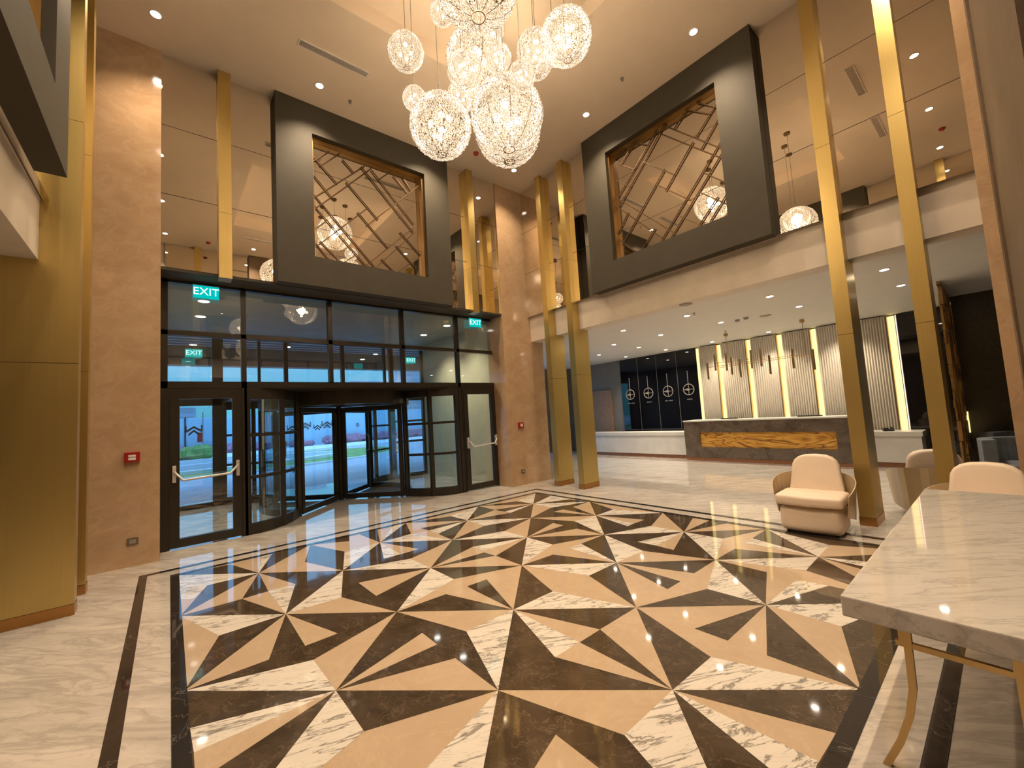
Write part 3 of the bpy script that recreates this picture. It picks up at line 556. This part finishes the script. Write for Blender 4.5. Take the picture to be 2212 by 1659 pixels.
# canister lamps under the outside canopy
for x,z,lab in ((-3.3,4.18,'black canister lamp under the outside canopy, left one'),(-.3,4.18,'black canister lamp under the outside canopy, right one')):
    t=thing('canister_lamp',lab,'lamp',(x,9.6,z),group='canister lamps under the canopy')
    MB().lathe([(.10,-.22),(.10,.06)],n=20).build('housing','black',t); MB().lathe([(.002,-.226),(.09,-.226),(.09,-.221)],n=16).build('lens','lamp_cool',t)
# ---------------------------------------------------------------- ceiling fittings
def vent(x,y,rz,label,l=1.0,w=.13,z=CZ):
    t=thing('ceiling_vent',label,'air vent',(x,y,z),rz,'linear air vents in the hall ceiling')
    f=MB(); f.box((-l/2,-w/2,-.012),(l/2,-w/2+.015,0)); f.box((-l/2,w/2-.015,-.012),(l/2,w/2,0)); f.box((-l/2,-w/2+.015,-.012),(-l/2+.015,w/2-.015,0)); f.box((l/2-.015,-w/2+.015,-.012),(l/2,w/2-.015,0))
    f.build('vent_frame','label_white',t)
    s=MB(); n=5
    for k in range(n): yy=-w/2+.02+(w-.04)*(k+.5)/n; s.box((-l/2+.016,yy-.004,-.010),(l/2-.016,yy+.004,-.001))
    s.build('slats','slat',t)
vent(-1.0,2.46,0,'long narrow air vent in the hall ceiling left of the chandelier')
vent(.92,2.42,0,'ceiling air vent behind the chandelier, seen mirrored inside the door-side lattice')
vent(1.2,-2.32,0,'ceiling air vent mirrored between the two tall right fins, upper one')
vent(-.8,-2.32,0,'ceiling air vent mirrored between the two tall right fins, lower one')
for x,y,z,lab in ((2.0,3.08,CZ,'dark red smoke detector on the hall ceiling below the chandelier'),(-2.05,-3.15,CZ,'dark red smoke detector on the hall ceiling behind the camera, seen mirrored')):
    t=thing('smoke_detector',lab,'smoke detector',(x,y,z)); MB().lathe([(.055,0),(.055,-.02),(.035,-.05),(.02,-.055)],n=18).build('body','red',t)
for x,y,z,lab in ((-.55,3.15,CZ,'tiny white sprinkler on the hall ceiling left of the chandelier'),(2.9,.1,CZ,'tiny white sprinkler on the hall ceiling near the reception-side frame'),(5.06,.3,LC,'tiny sprinkler on the reception ceiling, nearest one'),(7.9,.9,LC,'tiny sprinkler on the reception ceiling, farther one')):
    t=thing('sprinkler',lab,'sprinkler',(x,y,z),group='ceiling sprinklers'); MB().lathe([(.03,0),(.03,-.008),(.008,-.012),(.008,-.04),(.022,-.045)],n=12).build('head','grey_metal',t)
for x,y,lab in ((4.05,-.05,'flat round speaker in the low ceiling right under the beam'),(6.9,-.35,'flat round speaker in the reception ceiling above the pendant')):
    t=thing('ceiling_speaker',lab,'speaker',(x,y,LC if x>4.3 else 3.36),group='round ceiling speakers'); MB().lathe([(.11,0),(.11,-.008),(.09,-.014),(.002,-.014)],n=24).build('grille','grey_metal',t)
for x,y,lab in ((6.72,.15,'small dark ceiling detector above the desk, left one'),(6.66,-.05,'small dark ceiling detector above the desk, right one')):
    t=thing('ceiling_detector',lab,'detector',(x,y,LC),group='detectors on the reception ceiling'); MB().lathe([(.05,0),(.05,-.02),(.03,-.045)],n=16).build('body','grey_metal',t)
o=MB().box((4.26,-3.4,LC-.006),(4.30,3.7,LC+.001)).build('slot_diffuser','grey_metal'); tag(o,'long dark linear air slot in the reception ceiling along the beam','air vent')
# ---------------------------------------------------------------- wall fittings
def alarm(x,label):
    t=thing('fire_alarm_box',label,'fire alarm',(x,3.75 if x<0 else 3.78,1.37))
    MB().box((-.075,-.05,-.065),(.075,0,.065)).build('body','red',t,bevel=.008)
    bd=kids(t)[0]; MB().box((-.035,-.054,-.035),(.035,-.05,-.003)).build('label_plate','label_white',bd); MB().box((-.035,-.054,.005),(.035,-.05,.03)).build('label_plate','label_white',bd)
alarm(-3.27,'red fire alarm box with white plate on the left marble pier'); alarm(3.35,'red fire alarm box on the right marble pier')
def sock(x,label):
    t=thing('wall_socket',label,'socket',(x,3.75 if x<0 else 3.78,.31))
    MB().box((-.055,-.012,-.045),(.055,0,.045)).build('plate','socket',t,bevel=.003); MB().box((-.032,-.015,-.025),(.032,-.012,.025)).build('insert','grey_metal',t)
sock(-3.26,'bronze wall socket low on the left marble pier'); sock(3.35,'bronze wall socket low on the right marble pier')
# ---------------------------------------------------------------- reception zone
bw=MB(); bw.box((10.05,-2.9,0),(10.25,9,LC)); struct('wall_reception_back',bw,'grey_wall')
struct('wall_reception_side',MB().box((4.3,8.6,0),(5.0,8.75,LC)).box((5.0,8.6,2.9),(9.0,8.75,LC)).box((9.0,8.6,0),(10.05,8.75,LC)),'grey_wall')
w3=struct('window_3',MB().box((5.0,8.62,0),(5.06,8.7,2.9)).box((8.94,8.62,0),(9.0,8.7,2.9)).box((6.3,8.62,0),(6.36,8.7,2.9)).box((7.6,8.62,0),(7.66,8.7,2.9)).box((5.06,8.62,2.84),(8.94,8.7,2.9)),'black_metal')
for a,b in ((5.06,6.3),(6.36,7.6),(7.66,8.94)): MB().box((a,8.65,0),(b,8.656,2.84)).build('pane','glass',w3)
struct('wall_hall_side',MB().box((4.25,4.0,0),(4.4,9.0,LC)),'grey_wall')
# walnut door
d=struct('door_3',MB().box((9.99,6.12,0),(10.05,6.2,2.34)).box((9.99,7.05,0),(10.05,7.13,2.34)).box((9.99,6.2,2.26),(10.05,7.05,2.34)),'door_wood'); MB().box((10.01,6.2,.02),(10.05,7.05,2.26)).build('door_leaf','door_wood',d)
# black glass panels with ring emblems
PY=[5.62,4.88,4.14,3.40,2.70]; BT=['xxxx xxxx','xxxx','xxx xxxxx','xxxxx']
for k in range(4):
    a,b=PY[k],PY[k+1]
    t=thing('black_glass_panel','black glass wall panel with a ring emblem, %s from the left'%ordw[k],'wall panel',(9.98,(a+b)/2,0),group='black glass panels with ring emblems')
    h=(a-b)/2-.008
    MB().box((0,-h,.0),(.06,h,LC-.03)).build('panel','black_glass',t)
    MB().box((-.004,-h-.007,0),(.05,-h-.001,LC-.03)).build('edge_trim','grey_metal',t)
    e=MB(); cy=-(-.0)-.01; zc=2.07-.0
    ring=lambda r,rr,n=28: e.tube([(-.012,r*math.cos(2*PI*i/n),2.09+r*math.sin(2*PI*i/n)) for i in range(n)],rr,5,closed=True)
    ring(.175,.014); e.tube([(-.012,0,1.92),(-.012,0,2.66)],.011,5); e.tube([(-.012,-.17,2.09),(-.012,.17,2.09)],.009,5); e.lathe([(.02,-.01),(.02,.01)],(-.012,0,2.68),8)
    e.add([(-.014,.0,2.14),(-.014,.16,2.09),(-.014,0,2.04),(-.014,-.05,2.09)],[(0,1,2,3)])
    e.build('ring_emblem','grey_metal',t)
    tx=MB(); L_=len(BT[k]); w0=[.30,.20,.28,.18][k]
    for i,ch in enumerate(BT[k]):
        if ch==' ': continue
        yy=w0/2-w0*(i+.15)/L_
        tx.box((-.004,yy,1.76),(0,yy-w0/L_*.7,1.79))
    tx.build('caption','grey_metal',t)
# fluted panels with led gaps
SY=[2.65,1.98,1.15,.36,-.41,-1.16,-1.9]
for k in range(6):
    a,b=SY[k]-.09,SY[k+1]+.045
    t=thing('fluted_wall_panel','ivory fluted wall panel behind the desk, %s from the left'%['first','second','third','fourth','fifth','sixth'][k],'wall panel',(9.9,(a+b)/2,0),group='fluted panels behind the reception desk')
    h=(a-b)/2; n=12; prof=[]
    for i in range(n):
        y0=-h+2*h*i/n; wdt=2*h/n
        for j in range(5): u=j/5; prof.append((-.045+.035*abs(math.sin(PI*u))*-1,y0+wdt*u))
    prof=[(.05,-h)]+prof+[(-.045,h),(.05,h)]
    MB().prism(prof,0,LC-.03).build('fluted_board','flute',t)
    MB().box((-.075,-h-.018,0),(.05,-h-.001,LC-.03)).build('edge_trim','brass',t)
for k in range(7):
    y=SY[k]
    o=MB().box((9.90,y-.085,0),(9.984,y+.02,LC-.05)).build('led_strip','led'); 
    tag(o,'glowing vertical light strip between the wall panels, %s from the left'%['first','second','third','fourth','fifth','sixth','last'][k],'light strip','light strips behind the desk')
struct('wall_panel_backing',MB().box((9.985,-1.98,0),(10.05,2.70,LC)),'grey_wall')
tag(MB().box((9.92,-2.02,0),(9.94,-2.005,LC-.03)).build('led_line','led_pink'),'thin pinkish light line at the right end of the fluted wall','light strip')
tag(MB().box((9.94,-2.88,0),(10.0,-2.03,LC-.02)).build('black_glass_wall','black_glass'),'plain black glass wall right of the fluted panels','wall panel')
# reception desk
t=thing('reception_desk','long dark stone reception desk with amber onyx inlay','reception desk',(8.7,.7,0))
m=MB(); y0,y1=-2.0,1.98; X=.7
m.box((.04,y0,.09),(X,y1,.38)); m.box((.04,y0,.79),(X,y1,1.10)); m.box((.04,y0,.38),(X,-1.62,.79)); m.box((.04,1.53,.38),(X,y1,.79)); m.box((.12,-1.62,.38),(X,1.53,.79))
for v in range(len(m.v)): pass
m.build('stone_body','desk_stone',t)
MB().box((.09,-1.62,.38),(.12,1.53,.79)).build('onyx_inlay','onyx',t)
MB().box((.02,y0-.01,1.10),(X,y1+.01,1.135)).build('counter_top','white_paint',t)
MB().box((.05,y0+.01,0),(X,y1-.01,.09)).build('skirting','wood_skirt',t)
def counter(ya,yb,z,label,x0=9.0):
    t=thing('white_counter',label,'counter',(x0,(ya+yb)/2,0)); h=abs(yb-ya)/2
    MB().box((.04,-h+.03,.10),(.6,h-.03,z-.10)).build('cabinet','white_paint',t); MB().box((0,-h,z-.10),(.65,h,z)).build('counter_top','white_paint',t,bevel=.006); MB().box((.06,-h+.04,0),(.6,h-.04,.10)).build('skirting','wood_skirt',t)
counter(2.72,6.9,.79,'low white counter left of the stone reception desk'); counter(-2.30,-1.33,.76,'low white counter right of the stone reception desk')
t=thing('desk_phone','black desk phone on the white counter','phone',(9.25,-1.74,.76),.3)
MB().prism([(-.09,-.09),(.09,-.09),(.09,.09),(-.09,.09)],0,.035).build('base','black',t,bevel=.006); MB().box((-.07,.0,.035),(.05,.085,.07)).build('screen','black',t,bevel=.005)
MB().tube([(-.06,-.06,.05),(-.05,-.06,.08),(.05,-.06,.08),(.06,-.06,.05)],[.022,.014,.014,.022],8).build('handset','black',t)
def mon(y,label,w):
    t=thing('desk_monitor',label,'monitor',(9.15,y,1.136)); MB().box((-.01,-w,.0),(.015,w,.03)).build('screen_top','black',t,bevel=.005); MB().box((-.005,-.08,-.001),(.12,.08,.004)).build('stand','black',t)
mon(-.35,'black monitor edge rising behind the reception desk, right one',.26); mon(1.55,'thin dark edge of equipment on the reception desk, left one',.22)
# pendant over the desk
t=thing('branch_pendant_lamp','brass branching pendant lamp with upright tubes above the desk','pendant lamp',(8.3,.3,0))
for yy in (.77,-.93):
    MB().lathe([(.05,LC-.07),(.05,LC)],(0,yy,0),16).build('ceiling_cap','brass',t); MB().tube([(0,yy,LC-.07),(0,yy,2.62)],.008,6).build('stem','brass',t)
TB=[(1.62,2.50,.46),(1.47,2.72,.46),(1.18,2.70,.48),(.95,2.55,.45),(.74,2.46,.46),(.58,2.68,.48),(.35,2.68,.45),(.09,2.47,.47),(-.37,2.55,.47),(-.82,2.47,.47)]
TB=[(1.62,2.47,.44),(1.46,2.69,.44),(1.17,2.67,.47),(.95,2.52,.44),(.75,2.44,.45),(.56,2.65,.47),(.34,2.66,.44),(.08,2.44,.46),(-.37,2.52,.45),(-.80,2.44,.46)]
bars=[((0,1.3,2.57),(0,-.55,2.60)),((.12,1.15,2.67),(.12,.3,2.66)),((-.12,.95,2.52),(-.12,-1.1,2.56)),((0,-.55,2.60),(-.12,-1.1,2.56)),((0,.7,2.57),(.12,.7,2.66)),((0,.3,2.58),(-.12,.3,2.54))]
for a,b in bars: MB().tube([a,b],.007,6).build('arm','brass',t)
for k,(y,zc,l) in enumerate(TB):
    yy=y-.3; off=(-.12 if k in (3,4,7,9) else .12 if k in (1,2,5,6) else 0)
    MB().lathe([(.024,zc-l/2),(.024,zc+l/2)],(off,yy,0),12).build('tube_shade','brass',t)
# lounge at the right
struct('wall_lounge',MB().box((8.9,-9,0),(9.1,-2.95,LC)).box((9.1,-3.1,0),(10.25,-2.95,LC)),'olive_wall')
t=thing('gold_screen','glinting perforated gold screen at the left end of the olive wall','screen',(7.9,-2.93,0))
m=MB(); rr=random.Random(5)
for i in range(15):
    x0=-.95+i*.13; z=.05
    while z<3.3:
        h=rr.uniform(.12,.5); 
        if rr.random()<.72: m.box((x0,-.02+rr.uniform(-.015,.015),z),(x0+.11,.02,min(z+h,3.34)))
        z+=h+.02
m.build('metal_tiles','dark_gold',t); MB().box((-.97,-.022,0),(1.0,.022,.05)).build('bottom_rail','dark_gold',t); MB().box((-.97,-.022,3.34),(1.0,.022,LC-.002)).build('top_rail','dark_gold',t)
tag(MB().box((8.80,-2.975,.75),(8.83,-2.95,1.15)).build('led_strip','led'),'short glowing light strip behind the gold screen','light strip')
def sofa(loc,rz,label,w=1.1):
    t=thing('tub_sofa',label,'sofa',loc,rz,'grey tub sofas in the lounge')
    n=14; P=[]; 
    for k in range(n+1):
        a=PI/2+PI*k/n; P.append((.42*math.cos(a),w/2*math.sin(a)))
    P=[(.38,w/2)]+P+[(.38,-w/2)]
    m=MB(); th=.13
    for (a,b) in zip(P[:-1],P[1:]):
        d=Vector((b[0]-a[0],b[1]-a[1])).normalized(); nn=Vector((d.y,-d.x))*-th; top=.80 if (a[0]<.1) else .70
        m.prism([a,b,(b[0]-nn.x*0+(-b[0])*.28,b[1]*.74),(a[0]*.72,a[1]*.74)],.12,top)
    m.build('curved_back','grey_fabric',t,bevel=.012); MB().box((-.26,-w/2*.72,.12),(.40,w/2*.72,.44)).build('seat','grey_fabric',t,bevel=.04,seg=3); MB().box((-.3,-w/2*.6,0),(.3,w/2*.6,.12)).build('plinth','black',t)
sofa((8.1,-3.75,0),2.4,'grey velvet tub sofa by the olive wall, farther one'); sofa((7.0,-3.75,0),3.3,'grey velvet tub sofa by the olive wall, nearer one',1.3)
# ---------------------------------------------------------------- armchairs
def sup(bm_list): pass
def cushion(poly,z0,z1,bev,parent,name,mat='peach',seg=4):
    return MB().prism(poly,z0,z1).build(name,mat,parent,bevel=bev,seg=seg,smooth=True)
def chair(loc,rz,label):
    t=thing('armchair',label,'armchair',loc,rz,'peach leather armchairs')
    # local +x is the front
    cushion([(.27,-.31),(.29,0),(.27,.31),(-.22,.31),(-.22,-.31)],.02,.315,.085,t,'base')
    cushion([(.30,-.335),(.345,0),(.30,.335),(-.20,.33),(-.25,0),(-.20,-.33)],.33,.455,.045,t,'seat_cushion')
    # back: rounded top slab, tilted
    n=10; out=[]
    for k in range(n+1):
        a=PI*k/n; c,s=math.cos(a),math.sin(a); out.append((.255*math.copysign(abs(c)**.72,c),.68+.205*abs(s)**.8))
    prof=[(.29,.42)]+out+[(-.29,.42)]
    m=MB(); q=len(prof); tilt=lambda z:-.17-(z-.42)*.22
    vs=[(tilt(z),y,z) for y,z in prof]+[(tilt(z)-.13,y*.97,z-.01) for y,z in prof]
    m.add(vs,[tuple(range(q)),tuple(range(2*q-1,q-1,-1))]+[(i,(i+1)%q,q+(i+1)%q,q+i) for i in range(q)])
    m.build('backrest','peach',t,bevel=.04,seg=4,smooth=True)
    # thin bent shell round the back and sides
    m=MB(); N=22; rows=6; th=.008
    for side in (0,1):
        for k in range(N+1):
            u=-1+2*k/N; a=u*2.05
            rx,ry=.37-side*th,.385-side*th
            for j in range(rows+1):
                v=j/rows; top=.66-.20*abs(u)**3; zb=.10+.12*abs(u)**2
                z=zb+(top-zb)*v; fl=1+.10*v
                m.v.append((-math.cos(a)*rx*fl-.02,math.sin(a)*ry*fl,z))
    idx=lambda s,k,j:s*(N+1)*(rows+1)+k*(rows+1)+j
    for k in range(N):
        for j in range(rows):
            m.f.append((idx(0,k,j),idx(0,k+1,j),idx(0,k+1,j+1),idx(0,k,j+1))); m.f.append((idx(1,k,j),idx(1,k,j+1),idx(1,k+1,j+1),idx(1,k+1,j)))
        for j in (0,rows): m.f.append((idx(0,k,j),idx(0,k+1,j),idx(1,k+1,j),idx(1,k,j)))
    for k in (0,N):
        for j in range(rows): m.f.append((idx(0,k,j),idx(0,k,j+1),idx(1,k,j+1),idx(1,k,j)))
    m.m=[0]*len(m.f)
    m.build('curved_shell','shell',t,smooth=False)
    for x in (-.16,.2):
        for y in (-.24,.24): MB().lathe([(.02,0),(.02,.045)],(x,y,0),10).build('glide','black',t)
    return t
chair((3.13,-1.86,0),PI+.05,'peach armchair facing the camera at the edge of the inlaid floor')
chair((4.6,-2.76,0),.25,'peach armchair half hidden behind a gold fin, seen from behind')
chair((2.85,-3.26,0),PI-.1,'peach armchair at the far end of the marble table, cut by the right edge')
# ---------------------------------------------------------------- console table
t=thing('marble_table','grey marble console table with thin brass legs in the right foreground','table',(.75,-3.3,0))
MB().box((-1.43,-.40,.665),(1.43,.35,.75)).build('marble_top','table_marble',t,bevel=.006)
for sx in (-1,1):
    for yy in (.18,-.13):
        x0=sx*1.25
        so=1 if yy>0 else -1
        P=[(x0,yy,.664),(x0,yy-.004*so,.5),(x0,yy-.002*so,.36),(x0,yy+.02*so,.24),(x0,yy+.06*so,.12),(x0,yy+.115*so,.0)]
        m=MB(); w=.013
        vs=[];fs=[]
        for k,(x,y,z) in enumerate(P):
            vs+=[(x-w,y-w,z),(x+w,y-w,z),(x+w,y+w,z),(x-w,y+w,z)]
            if k:
                b=4*k
                for q in range(4): fs.append((b-4+q,b-4+(q+1)%4,b+(q+1)%4,b+q))
        fs+= [(3,2,1,0),tuple(len(vs)-4+q for q in range(4))]
        m.add(vs,fs); m.build('leg','brass',t)
        MB().box((x0-.03,yy-.02,.55),(x0+.0,yy+.02,.664)).build('leg_bracket','brass',t)
    MB().box((sx*1.25-.012,-.16,.605),(sx*1.25+.012,.20,.635)).build('top_rail','brass',t)
    MB().box((sx*1.25-.010,-.17,.53),(sx*1.25+.010,.215,.552)).build('cross_bar','brass',t)
MB().box((-1.23,-.03,.635),(1.23,-.01,.664)).build('long_rail','brass',t)
# ---------------------------------------------------------------- side and back spaces
struct('wall_far_left',MB().box((-9,-9,0),(-8.85,9,LC)),'cream'); struct('wall_far_back',MB().box((-8.85,-9,0),(8.9,-8.85,LC)),'cream')
struct('wall_left_front',MB().box((-8.85,4.2,0),(-4.25,4.35,LC)),'beige_wall')
# ---------------------------------------------------------------- outdoors
struct('ground_outside',MB().box((-60,9.001,-.16),(90,110,-.03)),'asphalt')
struct('trim_canopy',MB().box((-6,11.8,3.67),(7,12.2,4.3)).box((-6,8.1,4.25),(7,11.8,4.35)),'canopy')
sl=MB()
for k in range(9): sl.box((-6,8.3+k*.39,4.2),(7,8.45+k*.39,4.249))
struct('trim_canopy_slats',sl,'canopy_soffit')
struct('wall_facade',MB().box((-9,8.05,4.1),(13,8.2,8)).box((-9,8.0,0),(-3.2,8.2,4.1)).box((3.4,8.05,3.9),(5.0,8.2,4.1)),'canopy')
def ell(cx,cy,rx,ry,z0,z1,n=40,rx2=0,ry2=0):
    if not rx2: return MB().prism([(cx+rx*math.cos(2*PI*k/n),cy+ry*math.sin(2*PI*k/n)) for k in range(n)],z0,z1)
    m=MB()
    for k in range(n):
        a,b=2*PI*k/n,2*PI*(k+1)/n
        m.prism([(cx+rx*math.cos(a),cy+ry*math.sin(a)),(cx+rx*math.cos(b),cy+ry*math.sin(b)),(cx+rx2*math.cos(b),cy+ry2*math.sin(b)),(cx+rx2*math.cos(a),cy+ry2*math.sin(a))],z0,z1)
    return m
lawn=thing('lawn_island','round grass island with pale curved kerbs in the forecourt','lawn',(-2,22,-.03))
ell(0,0,10.5,6,0,.05).build('grass','grass',lawn); ell(0,0,10.7,6.2,0,.09,48,10.5,6).build('kerb','paving',lawn)
ell(-1.2,-.6,8.0,3.8,.05,.20,48,7.6,3.4).build('kerb','paving',lawn); ell(-1.2,-.4,7.6,3.4,.05,.10).build('basin','build',lawn); ell(-1.6,-.3,6.2,2.4,.1,.34,48,5.9,2.1).build('kerb','paving',lawn)
tag(MB().box((-40,30,-.03),(60,36.3,0)).build('pale_pavement','paving'),'pale pavement strip in front of the hedge and fence outside','pavement')
def blobs(a,b,y,n,h,seed,mat,name,parent=None,kind=None):
    r=random.Random(seed); m=MB()
    for k in range(n):
        x=a+(b-a)*r.random(); s=h*r.uniform(.5,1.1)
        m.lathe([(s*.3,0),(s*.7,s*.35),(s*.6,s*.75),(s*.15,s)],(x,y+r.uniform(-.3,.3),0),7)
    o=m.build(name,mat,parent); 
    if kind: o['kind']=kind
    return o
tag(blobs(-30,50,36.7,330,.75,1,'hedge','purple_hedge',None,'stuff'),'row of purplish bushes along the foot of the fence outside','hedge')
tag(blobs(-9,-1.2,29.2,70,.9,2,'grass','green_shrubs',None,'stuff'),'green bushes behind the grass island, seen through the left door','bushes')
t=thing('metal_fence','tall pale sheet-metal site fence with chevron emblems outside','fence',(8,38,0))
f=MB()
for k in range(20): f.box((-40,0,.02+k*.145),(44,.03,.02+k*.145+.115)); 
f.box((-40,.03,0),(44,.06,2.92)); f.build('corrugated_sheets','fence',t)
pp=MB(); [pp.box((-40+k*6,-.06,0),(-39.9+k*6,0,3.0)) for k in range(15)]; pp.build('fence_posts','black_metal',t)
for k,(x,s) in enumerate(((-1.3,.8),(.6,.8))): emblem(t,x,-.07,2.1,s)
for x,y,w_,h_,lab in ((13,62,4,7.4,'distant pale building behind the fence, left one'),(22,60,7,8.3,'distant slatted building behind the fence, middle one'),(33,64,9,11,'distant building behind the fence, right one'),(-6,70,12,5.4,'low distant building behind the fence at the left')):
    t=thing('distant_building',lab,'building',(x,y,0)); MB().box((-w_/2,0,0),(w_/2,5,h_)).build('walls','build',t)
    s=MB(); n=int(h_/1.3)
    for k in range(n): s.box((-w_/2+.3,-.05,1+k*1.25),(w_/2-.3,-.002,1.7+k*1.25))
    s.build('window_bands','canopy_soffit',t)
t=thing('flag_pole','thin pole with a red pennant by the fence, seen through the left door','flag pole',(-.9,36.6,0)); MB().lathe([(.04,0),(.04,3.3)],n=8).build('pole','grey_metal',t); MB().box((-.35,-.01,1.0),(0,.01,1.75)).build('pennant','red',t)
# ---------------------------------------------------------------- world and colour management
wd=bpy.data.worlds.new('world'); bpy.context.scene.world=wd; wd.use_nodes=True; nt=wd.node_tree; nt.nodes.clear()
bg=nt.nodes.new('ShaderNodeBackground'); out=nt.nodes.new('ShaderNodeOutputWorld'); tc=nt.nodes.new('ShaderNodeTexCoord'); sp=nt.nodes.new('ShaderNodeSeparateXYZ')
rp=nt.nodes.new('ShaderNodeValToRGB'); nt.links.new(tc.outputs['Generated'],sp.inputs[0]); nt.links.new(sp.outputs['Z'],rp.inputs[0])
e=rp.color_ramp.elements; e[0].position=0; e[0].color=(.042,.21,.29,1); e[1].position=.45; e[1].color=(.19,.43,.86,1)
nt.links.new(rp.outputs[0],bg.inputs[0]); bg.inputs[1].default_value=3.5; nt.links.new(bg.outputs[0],out.inputs[0])
sc=bpy.context.scene
vs=sc.view_settings; vs.view_transform='Standard'; vs.look='None'; vs.gamma=1; vs.exposure=0.40; vs.use_curve_mapping=False
cy=sc.cycles
cy.max_bounces=8; cy.diffuse_bounces=4; cy.glossy_bounces=5; cy.transmission_bounces=4; cy.transparent_max_bounces=24
cy.sample_clamp_indirect=6; cy.sample_clamp_direct=0; cy.caustics_reflective=False; cy.caustics_refractive=False; cy.use_light_tree=True
cy.use_denoising=True
try: cy.denoiser='OPENIMAGEDENOISE'
except Exception: pass
